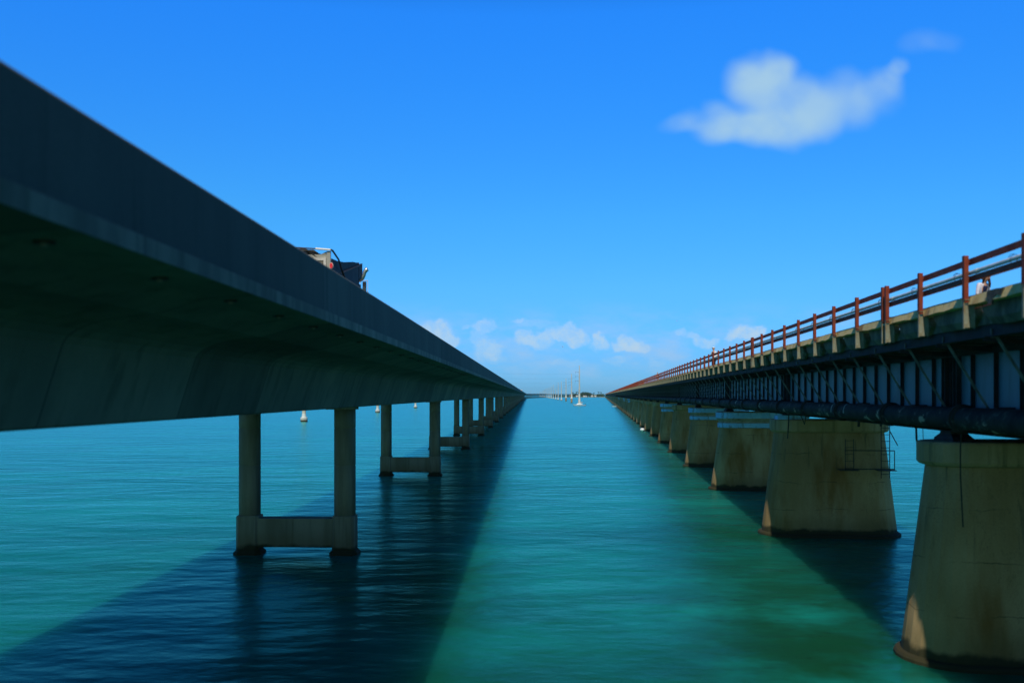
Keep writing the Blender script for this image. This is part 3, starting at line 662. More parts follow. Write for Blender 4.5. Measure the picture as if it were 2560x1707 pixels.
# ---------------------------------------------------------------- people
SK = mat('skin', (.62, .34, .24), (.56, .29, .20), 20, rough=.55, fine=.04)
def cloth(name, c, c2=None): return mat(name, c, c2 or tuple(x*.8 for x in c), 6, (1, 1, .4), rough=.9, bump=.3, fine=.1)
def skin(name, joints, edges, m, parent, sub=2, root=0):
    me = bpy.data.meshes.new(name); names = list(joints)
    me.from_pydata([joints[n][0] for n in names], [(names.index(p), names.index(q)) for p, q in edges], []); me.update()
    o = bpy.data.objects.new(name, me); col.objects.link(o)
    o.modifiers.new('skin', 'SKIN'); s = o.modifiers.new('sub', 'SUBSURF'); s.levels = sub; s.render_levels = sub
    lay = me.skin_vertices[0] if me.skin_vertices else None
    for i, n in enumerate(names):
        r = joints[n][1]; lay.data[i].radius = r if isinstance(r, tuple) else (r, r); lay.data[i].use_root = (i == root)
    dg = bpy.context.evaluated_depsgraph_get()
    nm = bpy.data.meshes.new_from_object(o.evaluated_get(dg)); bpy.data.objects.remove(o)
    nm.name = name; nm.materials.clear(); nm.materials.append(m)
    for p in nm.polygons: p.use_smooth = True
    return link(name, nm, parent)
def figure(parent, pose, shirt, trousers, hairm, top=None, hat=None, longhair=False, glasses=False):
    """pose gives joints in metres, facing -y; body is one skinned surface, clothing and hair are its children"""
    J = dict(pelvis=((0,0,.93),(.15,.11)), spine=((0,0,1.12),(.125,.095)), chest=((0,0,1.30),(.155,.11)), neck0=((0,0,1.45),.06), neck=((0,-.015,1.51),.05),
             jaw=((0,-.035,1.565),(.062,.068)), head=((0,-.02,1.63),(.078,.092)), crown=((0,-.01,1.69),(.062,.075)))
    for s, t in ((-1, 'l'), (1, 'r')):
        J['sh'+t] = ((s*.175, 0, 1.39), .052); J['el'+t] = ((s*.24, .02, 1.12), .04); J['wr'+t] = ((s*.27, -.10, .90), .027); J['pa'+t] = ((s*.275, -.15, .86), (.036, .018))
        J['hp'+t] = ((s*.09, 0, .88), .085); J['kn'+t] = ((s*.10, -.02, .48), .056); J['an'+t] = ((s*.10, .01, .09), .037); J['to'+t] = ((s*.11, -.15, .035), (.04, .028))
    for k, v in pose.items(): J[k] = (v, J[k][1])
    for t in 'lr':                            # fingers and thumb, rooted in the palm and slightly curled
        p = Vector(J['pa'+t][0]); wv = Vector(J['wr'+t][0]); d = (p - wv).normalized()
        side = d.cross(Vector((0,0,1))).normalized() if abs(d.z) < .95 else Vector((1,0,0))
        down = Vector((0,0,-1)) if abs(d.z) < .7 else Vector((0,1,0))
        for i, ln in enumerate((.068, .078, .072, .058)):
            q0 = p + side * (.026 * (i - 1.5) / 1.1); q1 = q0 + d*ln*.6; q2 = q1 + d*ln*.2 + down*ln*.45
            J[f'f{i}a'+t] = (tuple(q1), .009); J[f'f{i}b'+t] = (tuple(q2), .0075)
        J['tha'+t] = (tuple(p - d*.03 + side*.045), .011); J['thb'+t] = (tuple(p + d*.02 + side*.06 + down*.01), .009)
    ed = [('pelvis','spine'),('spine','chest'),('chest','neck0'),('neck0','neck'),('neck','jaw'),('jaw','head'),('head','crown')]
    for t in 'lr':
        ed += [('chest','sh'+t),('sh'+t,'el'+t),('el'+t,'wr'+t),('wr'+t,'pa'+t),('pelvis','hp'+t),('hp'+t,'kn'+t),('kn'+t,'an'+t),('an'+t,'to'+t)]
        for i in range(4): ed += [('pa'+t, f'f{i}a'+t), (f'f{i}a'+t, f'f{i}b'+t)]
        ed += [('pa'+t, 'tha'+t), ('tha'+t, 'thb'+t)]
    body = skin('body', J, ed, SK, parent)
    def g(names, grow, edges, nm, m):
        JJ = {}
        for n in names:
            c, r = J[n]; r = r if isinstance(r, tuple) else (r, r); JJ[n] = (c, (r[0]+grow, r[1]+grow))
        return skin(nm, JJ, edges, m, parent)
    A = ['pelvis','spine','chest','shl','ell','wrl','shr','elr','wrr']
    g(A, .016, [('pelvis','spine'),('spine','chest'),('chest','shl'),('shl','ell'),('ell','wrl'),('chest','shr'),('shr','elr'),('elr','wrr')], 'shirt', shirt)
    if top:                                   # dark top or vest worn on the chest
        c = Vector(J['chest'][0]); s_ = Vector(J['spine'][0])
        t = MB()
        ax = (c - s_).normalized(); fw = Vector((0,-1,0)); fw = (fw - ax*fw.dot(ax)).normalized(); lx = ax.cross(fw)
        rings = []
        for k, (h, wd, dp) in enumerate(((-.26, .10, .135), (-.1, .10, .128), (.02, .105, .142), (.085, .085, .138))):
            o_ = c + ax*h; rings.append([o_ + lx*wd*math.sin(th) + fw*dp*math.cos(th) for th in [-1.35 + 2.7*i/10 for i in range(11)]] + [o_ + lx*wd*.8*math.sin(th) + fw*dp*.6*math.cos(th) for th in [1.3 - 2.6*i/6 for i in range(7)]])
        t.loft(rings); t.build('top', top, parent, smooth=True)
    B = ['pelvis','hpl','knl','anl','hpr','knr','anr']
    g(B, .016, [('pelvis','hpl'),('hpl','knl'),('knl','anl'),('pelvis','hpr'),('hpr','knr'),('knr','anr')], 'trousers', trousers)
    h = Vector(J['head'][0]); j = Vector(J['jaw'][0]); up = (Vector(J['crown'][0]) - j).normalized(); fw = Vector((0,-1,0)); fw = (fw - up*fw.dot(up)).normalized(); lx = up.cross(fw)
    def ball(o, r, m, nm, n=10):
        t = MB(); t.loft([[o + lx*r[0]*math.cos(a_)*math.sin(p_) + fw*r[1]*math.sin(a_)*math.sin(p_) + up*r[2]*math.cos(p_) for a_ in [2*math.pi*i/n for i in range(n)]] for p_ in [.05 + (math.pi-.1)*k/8 for k in range(9)]])
        return t.build(nm, m, parent, smooth=True)
    dk = mat('eye_dark', (.02, .015, .01), fine=0)
    if not glasses:
        for s in (-1, 1): ball(h + lx*s*.030 + fw*.083, (.013, .008, .008), dk, 'eye')
    ball(h + fw*.092 - up*.025, (.012, .018, .02), SK, 'nose'); ball(h + fw*.083 - up*.056, (.026, .008, .009), mat('lips', (.5, .12, .10), fine=0), 'mouth')
    for s in (-1, 1): ball(h + lx*s*.083 - up*.01, (.01, .018, .03), SK, 'ear')
    if glasses: ball(h + fw*.082, (.066, .014, .019), dk, 'sunglasses')
    if hairm:
        t = MB(); rings = []
        for k in range(10):
            p_ = .06 + 1.75*k/9
            rings.append([h + up*.018 - fw*.012 + lx*.094*math.cos(a_)*math.sin(p_) + fw*(.098 if math.sin(a_) < 0 else .085 - .055*(k > 5))*math.sin(a_)*math.sin(p_) + up*.10*math.cos(p_) for a_ in [2*math.pi*i/16 for i in range(16)]])
        t.loft(rings); t.build('hair', hairm, parent, smooth=True)
    if longhair:
        t = MB()
        t.tube([h - fw*.05 + up*.04, h - fw*.08 - up*.05, h - fw*.09 - up*.14 + lx*.03, h - fw*.08 - up*.22 + lx*.05], [.07, .075, .06, .03], 12)
        t.tube([h + lx*.075 + up*.03, h + lx*.088 - up*.08, h + lx*.085 - up*.18 + fw*.05, h + lx*.07 - up*.29 + fw*.09], [.03, .036, .034, .015], 10)
        t.tube([h - lx*.075 + up*.03, h - lx*.09 - up*.08 - fw*.03, h - lx*.10 - up*.16 - fw*.03], [.03, .034, .02], 10)
        t.build('hair', hairm, parent, smooth=True)
    if hat:
        t = MB(); rings = []
        for k in range(7):
            p_ = .06 + 1.5*k/6; rings.append([h + up*.03 + lx*.098*math.cos(a_)*math.sin(p_) + fw*.108*math.sin(a_)*math.sin(p_) + up*.085*math.cos(p_) for a_ in [2*math.pi*i/18 for i in range(18)]])
        t.loft(rings)
        t.loft([[h + up*(.034 + z) + lx*.08*math.cos(a_) + fw*(.07 + .11*math.sin(a_)) for a_ in [math.pi*i/10 for i in range(11)]] for z in (-.006, .006)])
        t.build('cap', hat, parent, smooth=True)
    b = MB()
    for t_ in 'lr':
        an = Vector(J['an'+t_][0]); to_ = Vector(J['to'+t_][0])
        b.tube([an + Vector((0,.06,-.045)), an + Vector((0,0,-.03)), (an + to_)/2 + Vector((0,0,-.015)), to_ + Vector((0,-.02,0))], [.03, .052, .05, .032], 10)
    b.build('shoe', cloth('shoe_canvas', (.55, .55, .52)), parent, smooth=True)
def Rb(x, y, z): a_ = -AR; return (x*math.cos(a_) - y*math.sin(a_), x*math.sin(a_) + y*math.cos(a_), z)
DZ = E + 1.80
def lean(h, fx=0, fy=-.1):                  # bend the upper body forward from the hips
    out = {}
    base = dict(spine=(0,0,1.12), chest=(0,0,1.30), neck0=(0,0,1.45), neck=(0,-.015,1.51), jaw=(0,-.035,1.565), head=(0,-.02,1.63), crown=(0,-.01,1.69),
                shl=(-.175,0,1.39), shr=(.175,0,1.39), ell=(-.24,.02,1.12), elr=(.24,.02,1.12), wrl=(-.27,-.1,.9), wrr=(.27,-.1,.9), pal=(-.275,-.15,.86), par=(.275,-.15,.86))
    for k, v in base.items():
        p = Matrix.Rotation(h, 4, 'X') @ (Vector(v) - Vector((0,0,.93))) + Vector((0,0,.93)); out[k] = tuple(p)
    return out
wm = thing('person', 'smiling dark haired person in white cardigan and navy top leaning forward on the old bridge', 'person', Rb(10.45, 27.9, DZ - .05), -AR + R(28))
wm.scale = (.96,)*3
ps = lean(R(22)); 
ps['head'] = tuple(Vector(ps['head']) + Vector((.0, -.02, 0))); ps['ell'] = (-.235, -.16, 1.08); ps['wrl'] = (-.20, -.34, .90); ps['pal'] = (-.2, -.40, .88); ps['elr'] = (.235, -.14, 1.08); ps['wrr'] = (.24, -.34, .92); ps['par'] = (.2, -.40, .90)
figure(wm, ps, cloth('white_knit', (.74, .72, .82)), cloth('dark_jeans', (.03, .04, .08)), mat('dark_brown_hair', (.025, .014, .012), (.05, .028, .02), 30, rough=.5), top=cloth('navy_top', (.012, .018, .06)), longhair=True)
mn = thing('person', 'person in white cap, sunglasses and white shirt with both hands on the old bridge railing', 'person', Rb(8.52, 74.9, DZ - .02), -AR + R(-58))
pm_ = dict(ell=(-.36, .02, 1.14), elr=(.36, .02, 1.14), wrl=(-.30, -.22, 1.02), wrr=(.30, -.22, 1.02), pal=(-.29, -.29, 1.02), par=(.29, -.29, 1.02))
figure(mn, pm_, cloth('white_shirt', (.78, .76, .75)), cloth('black_trousers', (.02, .02, .03)), mat('grey_hair', (.2, .18, .16), rough=.7), top=cloth('black_bag_front', (.02, .02, .025)), hat=cloth('white_cap', (.8, .8, .8)), glasses=True)
mn.scale = (1.09,)*3
p3 = thing('person', 'tiny distant person in pale pink clothes walking on the old bridge behind the railing', 'person', Rb(8.6, 152, DZ), -AR + R(-20))
figure(p3, {}, cloth('pink_shirt', (.75, .45, .40)), cloth('tan_trousers', (.5, .38, .28)), mat('fair_hair', (.3, .2, .1), rough=.7))
# orange barrier boards on the deck
ob3 = thing('barrier_fence', 'orange and white safety barrier standing at the old bridge railing', 'barrier', Rb(8.35, 196, DZ), -AR)
om = mat('orange_plastic', (.85, .28, .08), (.75, .22, .06), 2, rough=.5); wm_ = mat('white_plastic', (.8, .72, .62), rough=.5)
b = MB()
for z in (.15, .42, .69, .96): b.box(-.02, .02, 0, 24, z, z+.14)
b.build('board', om, ob3)
b = MB()
for i in range(9): b.box(-.05, .05, 3*i-.12, 3*i+.12, 0, 1.25); b.box(-.3, .3, 3*i-.06, 3*i+.06, 0, .06)
b.build('post', wm_, ob3)

# ---------------------------------------------------------------- boats and float
def W3(px, D, z=0.0): return ((px - 1280) / 2401 * D, D, z)
M['hull'] = mat('white_gelcoat', (.78, .80, .80), (.7, .73, .74), 1, rough=.3, fine=.04, spec=.6)
M['hull_blue'] = mat('blue_bottom_paint', (.03, .12, .30), (.05, .18, .36), 1)
def hull(L, Wd, H, name, m, parent, z0=0.0, flare=.25, sheer=.25):
    b = MB(); rings = []
    for i in range(11):
        t = i / 10; x = -L/2 + L*t; w_ = Wd/2 * (math.sin(math.pi*min(1, .30 + .70*t)) ** .7 if t > .0 else .75)
        w_ = Wd/2 * (0.82 + .18*math.sin(math.pi*t)) * (1 - max(0, (t-.45)/.55) ** 2.2) + .015
        top = H + sheer*t*t; k4 = L*.16*t**5; rings.append([(x - k4, 0, z0 - .25 + .18*t), (x - k4*.8, -w_*.72, z0 - .02), (x + .9*t*flare, -w_, z0 + top), (x + .9*t*flare, w_, z0 + top), (x - k4*.8, w_*.72, z0 - .02)])
    b.loft(rings); return b.build(name, m, parent, smooth=False)
x_, y_, _ = W3(1448, 622)
sb = thing('sailboat', 'white sailboat with furled sail on its boom anchored before the nearest pale utility pole', 'sailboat', (x_, y_, 0), R(186))
hull(8.3, 2.5, .62, 'hull', M['hull'], sb, z0=.05, sheer=.45)
hull(8.36, 2.54, .14, 'bottom_paint', M['hull_blue'], sb, z0=-.02, sheer=0)
b = MB(); b.loft([[(-2.0, -.75, .9), (-2.0, .75, .9), (-1.9, .6, 1.35), (-1.9, -.6, 1.35)], [(.8, -.7, .98), (.8, .7, .98), (.5, .55, 1.42), (.5, -.55, 1.42)], [(2.3, -.35, 1.05), (2.3, .35, 1.05), (2.0, .25, 1.15), (2.0, -.25, 1.15)]]); b.build('cabin', M['hull'], sb)
b = MB(); b.tube([(.6, 0, 1.0), (.6, 0, 10.8)], [.075, .05], 10); b.build('mast', mat('aluminium_mast', (.6, .6, .58), rough=.35, metal=.5), sb)
b = MB(); b.tube([(.55, 0, 2.1), (-2.8, 0, 1.95)], .05, 8); b.build('boom', M['conc_pole'], sb)
b = MB(); b.tube([(.5, 0, 2.3), (-.6, 0, 2.32), (-1.8, 0, 2.2), (-2.7, 0, 2.06)], [.16, .2, .15, .07], 10); b.build('furled_sail', cloth('tan_sailcloth', (.62, .52, .38)), sb, smooth=True)
b = MB(); b.tube([(4.2, 0, 1.15), (.6, 0, 10.2)], .012, 4); b.tube([(-4.0, 0, .95), (.6, 0, 10.7)], .012, 4); b.tube([(.4, 1.1, 1), (.6, 0, 10.2)], .012, 4); b.tube([(.4, -1.1, 1), (.6, 0, 10.2)], .012, 4); b.build('rigging', M['dark_iron'], sb)
b = MB(); b.box(-4.35, -4.1, -.2, .2, .1, 1.1); b.box(-4.42, -4.05, -.17, .17, .8, 1.25); b.build('outboard_motor', mat('black_cowling', (.02, .025, .04), rough=.4), sb, bevel=.04)
x_, y_, _ = W3(1535.5, 575)
dg_ = thing('motorboat', 'small white open motorboat close beside the piers of the old bridge', 'boat', (x_, y_, 0), R(178))
hull(2.9, 1.35, .42, 'hull', M['hull'], dg_)
b = MB(); b.box(-.9, -.55, -.55, .55, .43, .50); b.box(.1, .4, -.5, .5, .45, .52); b.build('bench', M['conc_pole'], dg_)
b = MB(); b.box(-1.62, -1.42, -.12, .12, .0, .75); b.build('outboard_motor', M['dark_iron'], dg_, bevel=.03)
x_, y_, _ = W3(1606, 193)
fl = thing('mooring_float', 'small white float on the water beside the foot of an old bridge pier', 'float', (x_, y_, 0), R(20))
b = MB(); b.loft([circ(0, 0, z, r, 20) for z, r in ((-.2, .2), (-.1, .42), (.08, .5), (.26, .42), (.38, .2), (.40, .08))]); b.build('buoy', M['hull'], fl, smooth=True)
b = MB(); b.tube([(0, 0, .38), (0, 0, .5), (.06, 0, .56), (.12, 0, .5), (.12, 0, .38)], .02, 6); b.build('ring', M['dark_iron'], fl)

# ---------------------------------------------------------------- utility poles
def polemesh(h, r0, r1): b = MB(); b.tube([(0,0,1.0), (0,0,h)], [r0, r1], 12); return b.mesh('pole', M['conc_pole'])
def utility_pole(x, y, h, kind, label):
    t = thing('utility_pole', label, 'utility pole', (x, y, 0), group='utility poles standing in the sea')
    link('pole', polemesh(h, .52, .26), t)
    b = MB()
    if kind == 'tall':
        b.loft([circ(0,0,z,r,20) for z, r in ((-2, .9), (.25, .9), (.3, .85), (3.6, .85))]); b.build('pile_foundation', M['conc_old'], t)
        b = MB(); b.loft([circ(0,0,z,r,20) for z, r in ((3.604, 1.05), (4.5, 1.05), (4.8, .9), (5.6, .65), (7.4, .56), (7.6, .54))]); b.build('collar', M['pole_base'], t)
    else:
        b.loft([circ(0,0,z,r,20) for z, r in ((-2, .93), (1.05, .93), (1.17, .84), (1.19, .6), (2.2, .5))] if kind == 'left' else [circ(0,0,z,r,20) for z, r in ((-2, 1.3), (.7, 1.3), (1.3, 1.1), (2.4, .72), (5.0, .62), (7.2, .56), (7.5, .52))]); b.build('collar', M['pole_base'], t)
    for k in range(3):
        z = h - 2.9*k - 4.6
        b = MB(); b.tube([(-.2, 0, z+.05), (-1.2, 0, z+.30), (-2.6, 0, z+.30)], [.09, .07, .05], 6); b.tube([(-2.6, 0, z+.42), (-2.6, 0, z-.35)], .09, 8)
        b.build('insulator_arm', M['dark_iron'], t)
    return t
xs_l = [(760, 253), (944, 382), (1038.7, 513)]
labs_l = ['pale utility pole seen between the two columns of the nearest road bridge pier',
          'pale utility pole half hidden behind left column of the second road bridge pier',
          'small pale utility pole seen between the columns of the second road bridge pier']
for (px, D), lb in zip(xs_l, labs_l):
    x, y, _ = W3(px, D); utility_pole(x, y, 26, 'left', lb)
seq = [(1448.5, 640, 26.6, 'low', 'nearest and tallest utility pole, rising behind the white sailboat'),
       (1429, 868, 26.0, 'tall', 'second nearest utility pole, on a brown pile foundation just left of the sailboat'),
       (1415, 1071, 25.4, 'tall', 'third nearest utility pole, the farther one on a brown pile foundation'),
       (1403.5, 1254, 25.0, 'low', 'fourth nearest utility pole, the first with its white flared base on the water'),
       (1395.5, 1400, 25.0, 'low', 'fifth nearest utility pole, on a white flared base right of the tan house'),
       (1389.2, 1545, 17.0, 'low', 'short utility pole on a white flared base in front of the tan house')]
far_p = [(1383.3, 1720, 25), (1378.2, 1900, 25), (1374.6, 2060, 24), (1370.8, 2230, 24), (1367.3, 2420, 24), (1364.5, 2620, 24), (1362.3, 2830, 25), (1359.9, 3020, 22), (1358.0, 3220, 22), (1355.8, 3420, 22),
         (1353.0, 3620, 21), (1351.2, 3820, 21), (1349.4, 4020, 21), (1344.0, 4300, 20), (1336.4, 4500, 20), (1327.2, 4700, 30)]
for px, D, h, kd, lb in seq:
    x, y, _ = W3(px, D); utility_pole(x, y, h, kd, lb)
nth = ['seventh', 'eighth', 'ninth', 'tenth', 'eleventh', 'twelfth', 'thirteenth', 'fourteenth', 'fifteenth', 'sixteenth', 'seventeenth', 'eighteenth', 'nineteenth']
for i, (px, D, h) in enumerate(far_p):
    x, y, _ = W3(px, D)
    lab = nth[i] + ' utility pole counted leftwards from the sailboat, thin and far off' if i < 13 else ['lone far pole, rightmost of three before the distant road bridge end', 'lone far pole, middle of three before the distant road bridge end', 'tall lone far pole, leftmost before the distant road bridge end'][i-13]
    utility_pole(x, y, h, 'low', lab)
# power cables
def sag(p, q, s, n=10): return [Vector(p).lerp(Vector(q), i/n) - Vector((0, 0, 4*s*(i/n)*(1-i/n))) for i in range(n+1)]
allp = [W3(px, D) for px, D in xs_l] + [W3(s[0], s[1]) for s in seq[:5]] + [W3(p[0], p[1]) for p in far_p[:7]]
for k in range(3):
    z = 26 - 2.9*k - 4.95
    b = MB()
    for i in range(len(allp) - 1):
        p = (allp[i][0] - 2.6, allp[i][1], z); q = (allp[i+1][0] - 2.6, allp[i+1][1], z)
        b.tube(sag(p, q, 2.0 if i != 2 else 1.2), .018, 4, cap=False)
    o = b.build('power_cable', mat('cable_aluminium', (.12, .12, .12), rough=.6)); tag(o, ['thin power cable strung between the utility poles, uppermost of three', 'thin power cable strung between the utility poles, middle of three', 'thin power cable strung between the utility poles, lowest of three'][k], 'cable', 'power cables')

# ---------------------------------------------------------------- the small island at the end of the old bridge
ID = 2860
b = MB(); xs0 = (1378 - 1280)/2401*ID; xs1 = (1620 - 1280)/2401*ID
rI = random.Random(11); ring0 = []; n = 40
cxI = (xs0 + xs1)/2; hxI = (xs1 - xs0)/2
for z, s in ((-1, 1.0), (.25, 1.0), (.9, .94), (1.3, .8)):
    rr_ = random.Random(2); ring0.append([(cxI + hxI*s*math.cos(2*math.pi*i/n)*(1+rr_.uniform(-.03,.03)), ID + 75 + 62*s*math.sin(2*math.pi*i/n)*(1+rr_.uniform(-.05,.05)), z) for i in range(n)])
b.loft(ring0); o = b.build('island', mat('coral_sand_and_grass', (.30, .30, .17), (.12, .18, .05), .08, fine=.1)); o['kind'] = 'structure'; o['label'] = 'low green island at the end of the old bridge'
leafm = [mat('leaf_dark', (.018, .045, .016), (.04, .085, .025), .6, rough=.7), mat('leaf_light', (.05, .11, .03), (.09, .15, .045), .6, rough=.7)]
bark = mat('bark', (.16, .13, .10), (.1, .08, .06), 3)
def crown_mesh(w_, h_, seed, m):
    r = random.Random(seed); b = MB()
    clumps = [(r.gauss(0, w_*.30), r.gauss(0, w_*.30), h_*(.45 + r.uniform(-.35, .42))) for _ in range(22)]
    for cx_, cy_, cz_ in clumps:
        rad = r.uniform(.10, .2) * w_
        for _ in range(34):
            d = Vector((r.gauss(0,1), r.gauss(0,1), r.gauss(0,.8))).normalized() * rad * r.uniform(.5, 1.1)
            c = Vector((cx_, cy_, cz_)) + d; s = r.uniform(.25, .55); u = Vector((r.uniform(-1,1), r.uniform(-1,1), r.uniform(-1,1))).normalized(); v = u.cross(Vector((r.uniform(-1,1), r.uniform(-1,1), r.uniform(-1,1)))).normalized()
            b.add([c-u*s, c-v*s*.6, c+u*s, c+v*s*.6], [(0,1,2,3)])
    return b.mesh('crown', m)
def palm_crown(seed, m):
    r = random.Random(seed); b = MB()
    for i in range(17):
        a_ = 2*math.pi*i/17 + r.uniform(-.2,.2); el = r.uniform(-.6, 1.35); L = r.uniform(1.9, 2.8); prev = None
        for k in range(6):
            t = k/5; p = Vector((math.cos(a_)*L*t, math.sin(a_)*L*t, L*(math.sin(el)*t - .75*t*t))); wd = .42*math.sin(math.pi*min(.97, .12+t*.86)); sd_ = Vector((-math.sin(a_), math.cos(a_), 0))*wd
            cur = (p - sd_ - Vector((0,0,wd*.6)), p, p + sd_ - Vector((0,0,wd*.6)))
            if prev: b.add([*prev, *cur], [(0,1,4,3), (1,2,5,4)])
            prev = cur
    return b.mesh('crown', m)
cm = [crown_mesh(7, 5.5, s, leafm[s % 2]) for s in range(4)]; pc = [palm_crown(s, leafm[0]) for s in range(3)]
tmb = MB(); tmb.tube([(0,0,0), (.1,.05,1.2), (0,0,2.6)], [.28, .2, .12], 7); tmb.tube([(.05,0,1.3), (1.1,.3,2.6)], [.12, .05], 5); tmb.tube([(.05,0,1.4), (-1.0,-.3,2.8)], [.12, .05], 5); tme_ = tmb.mesh('trunk', bark)
pmb = MB(); pmb.tube([(0,0,0), (.3,.1,3), (.7,.2,6), (.9,.2,9)], [.24, .18, .15, .12], 7); pme_ = pmb.mesh('trunk', bark)
ri = random.Random(21)
def isl(px, dy): D = ID + dy; return ((px - 1280)/2401*D, D)
NT_ = [0]
def tree(px, dy, s, palm, own=None):
    x, y = isl(px, dy)
    t = thing('palm_tree' if palm else 'bushy_tree', 'tiny coconut palm rising above the green trees of the far island' if palm else 'small round green tree among the trees of the far island', 'palm tree' if palm else 'tree', (x, y, 1.1), ri.uniform(0, 6), 'palms on the far island' if palm else 'trees on the far island')
    t.scale = (s, s, s)
    if own: t['label'] = own
    if palm: link('trunk', pme_, t); link('crown', ri.choice(pc), t, (.9, .2, 9))
    else: link('trunk', tme_, t); link('crown', ri.choice(cm), t, (0, 0, 1.6))
own_palm = {1434: 'coconut palm at the left edge of the island trees, above the left tan house', 1440.5: 'coconut palm on the island rising over the leftmost white house', 1486: 'coconut palm on the island behind the two adjoining white houses', 1501: 'rightmost island palm, nearest to the end of the old bridge'}
for px in [1434, 1440.5, 1454.5, 1458.5, 1463, 1468.5, 1474, 1486, 1501, 1497, 1446]: tree(px + ri.uniform(-.6,.6), ri.uniform(45, 85), ri.uniform(1.2, 1.65), True, own_palm.get(px))
for i in range(46):
    px = 1433 + 78*i/46 + ri.uniform(-1,1); hgt = 1.0 + 1.1*math.exp(-((px-1464)/11)**2) + .35*math.exp(-((px-1437)/5)**2) + .3*math.exp(-((px-1502)/7)**2)
    tree(px, ri.uniform(38, 100), hgt * ri.uniform(.9, 1.15), False)
for i in range(26): tree(1384 + 50*i/26 + ri.uniform(-1,1), ri.uniform(55, 90), ri.uniform(.42, .62), False, 'low tree on the flat left end of the far island, near the lone tan house')
b = MB(); rm = random.Random(4)
for i in range(2600):                       # low mangrove fringe along the shore
    px = rm.uniform(1392, 1515); D = ID + 22 + rm.uniform(0, 14); c = Vector(((px-1280)/2401*D, D, 1.0 + rm.uniform(0, 1.8 if px > 1432 else 2.4))); s = rm.uniform(.4, .8)
    u = Vector((rm.uniform(-1,1), rm.uniform(-1,1), rm.uniform(-1,1))).normalized(); v = u.cross(Vector((0,.3,1))).normalized(); b.add([c-u*s, c-v*s*.7, c+u*s, c+v*s*.7], [(0,1,2,3)])
o = b.build('shore_shrubs', leafm[1]); tag(o, 'low green shrubs fringing the shore of the far island', 'shrubs', kind='stuff')
wallw = mat('white_house_wall', (.78, .76, .72), (.7, .68, .64), .3); roofw = mat('white_metal_roof', (.8, .8, .78), (.72, .72, .7), .3, rough=.5)
wallt = mat('tan_house_wall', (.55, .42, .28), (.5, .38, .24), .3); roofr = mat('red_brown_roof', (.42, .22, .12), (.36, .2, .12), .3); dgl = mat('dark_window', (.04, .05, .06), rough=.2)
def house(px, dy, L, dp, h, rh, wm__, rf, label):
    x, y = isl(px, dy); t = thing('island_house', label, 'house', (x, y, 1.2), group='houses on the far island')
    b = MB(); b.box(-L/2, L/2, 0, dp, 0, h); b.build('wall', wm__, t)
    b = MB(); b.prism([(-.6, h+.004), (dp/2, h+rh), (dp+.6, h+.004)], -L/2-.5, L/2+.5); b.build('roof', rf, t)
    wb = MB(); wb.box(-.5, .5, -.05, -.003, 1.0, 2.2); wme_ = wb.mesh('window', dgl)
    nW = max(2, int(L/3))
    for i in range(nW): link('window', wme_, t, (-L/2 + L*(i+.5)/nW, 0, 0))
    db = MB(); db.box(-.5, .5, -.06, -.003, 0, 2.2); db.build('door', rf, t, (L/2 - .9, 0, 0))
house(1443, 24, 7, 8, 2.6, 1.6, wallw, roofw, 'leftmost white house on the far island, left of the nearest utility pole')
house(1460.5, 23, 6, 7, 2.4, 1.5, wallw, roofw, 'white house on the far island just right of the nearest utility pole')
house(1465.5, 16, 3.2, 4, 2.6, 1.0, wallw, roofw, 'smallest white house on the far island, lowest on the shore')
house(1480.5, 23, 6, 8, 2.8, 1.6, wallw, roofw, 'left one of the two adjoining bright white houses on the far island')
house(1488.5, 24, 5.0, 8, 2.6, 1.8, wallw, roofw, 'right one of the two adjoining bright white houses on the far island')
house(1388, 30, 9.0, 8, 3.6, 2.2, wallt, roofr, 'tan house with a brown roof standing alone at the left end of the far island')
house(1428, 34, 9.0, 8, 3.2, 2.0, wallt, roofr, 'tan house with a brown roof at the left edge of the island palms')
b = MB(); b.box(0, 26, -3, 0, .5, .9)
for i in range(7): b.box(.5 + 4*i, .8 + 4*i, -2.8, -2.5, -1, .5)
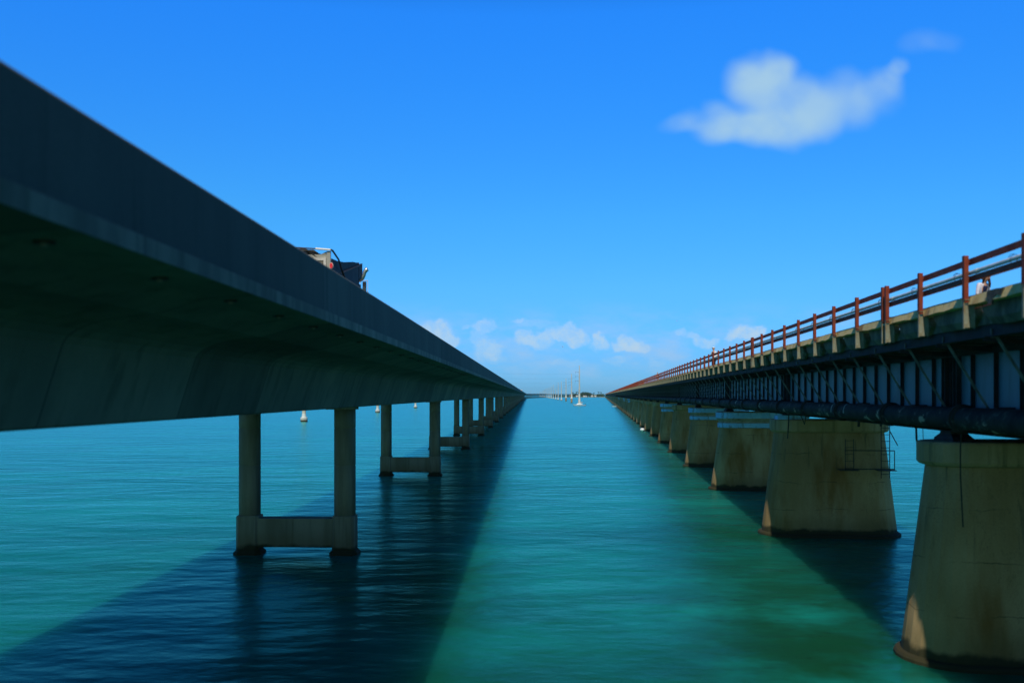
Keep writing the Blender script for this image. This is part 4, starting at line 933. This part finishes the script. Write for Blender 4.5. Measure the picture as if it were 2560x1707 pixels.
x, y = isl(1497, 12); o = b.build('jetty', M['conc_pole'], None, (x, y, 0)); tag(o, 'low pale jetty on the island shore beside the end of the old bridge', 'jetty')

# ---------------------------------------------------------------- gulls
gm = mat('gull_white', (.75, .75, .75), (.5, .5, .52), 8, rough=.8)
def gull(px, py, D, lab, rz):
    t = thing('gull', lab, 'bird', ((px-1280)/2401*D, D, E + (987-py)/2401*D), rz, 'gulls in the sky')
    bd = MB(); bd.tube([(0,-.30,.02), (0,-.24,.03), (0,-.12,.0), (0,.05,0), (0,.22,.01), (0,.34,.02)], [.012,.04,.055,.075,.05,.015], 10)
    for s in (-1, 1):
        bd.loft([[(s*.03, -.06, .04), (s*.03, .10, .03), (s*.03, .10, .015), (s*.03, -.06, .02)], [(s*.32, -.10, .20), (s*.32, .06, .18), (s*.32, .06, .17), (s*.32, -.10, .185)], [(s*.72, .06, .10), (s*.72, .10, .095), (s*.72, .10, .09), (s*.72, .06, .093)]])
    bd.loft([[(-.03, .30, .02), (.03, .30, .02), (.03, .30, .01), (-.03, .30, .01)], [(-.09, .46, .02), (.09, .46, .02), (.09, .46, .012), (-.09, .46, .012)]])
    bd.build('body', gm, t, smooth=False)
gull(1407, 867, 330, 'white gull flying low against the clouds above the utility poles', R(60))
gull(1692, 802, 420, 'white gull flying higher in clear sky above the old bridge', R(-70))

# ---------------------------------------------------------------- thin sea haze
hz = MB(); hz.box(-6000, 6000, -250, 8000, -1.0, 60)
hm = bpy.data.materials.new('sea_haze'); hm.use_nodes = True; hn = NT(hm.node_tree); hm.node_tree.nodes.remove(hm.node_tree.nodes['Principled BSDF'])
pv = hn.n('ShaderNodeVolumePrincipled'); pv.inputs['Color'].default_value = (0.50, 0.85, 1.0, 1); pv.inputs['Density'].default_value = 0.00004; pv.inputs['Anisotropy'].default_value = 0.2
hn.l(pv.outputs[0], hm.node_tree.nodes['Material Output'].inputs['Volume'])
ho = hz.build('haze', hm); ho['kind'] = 'stuff'; ho['label'] = 'thin blue sea haze in the distance'
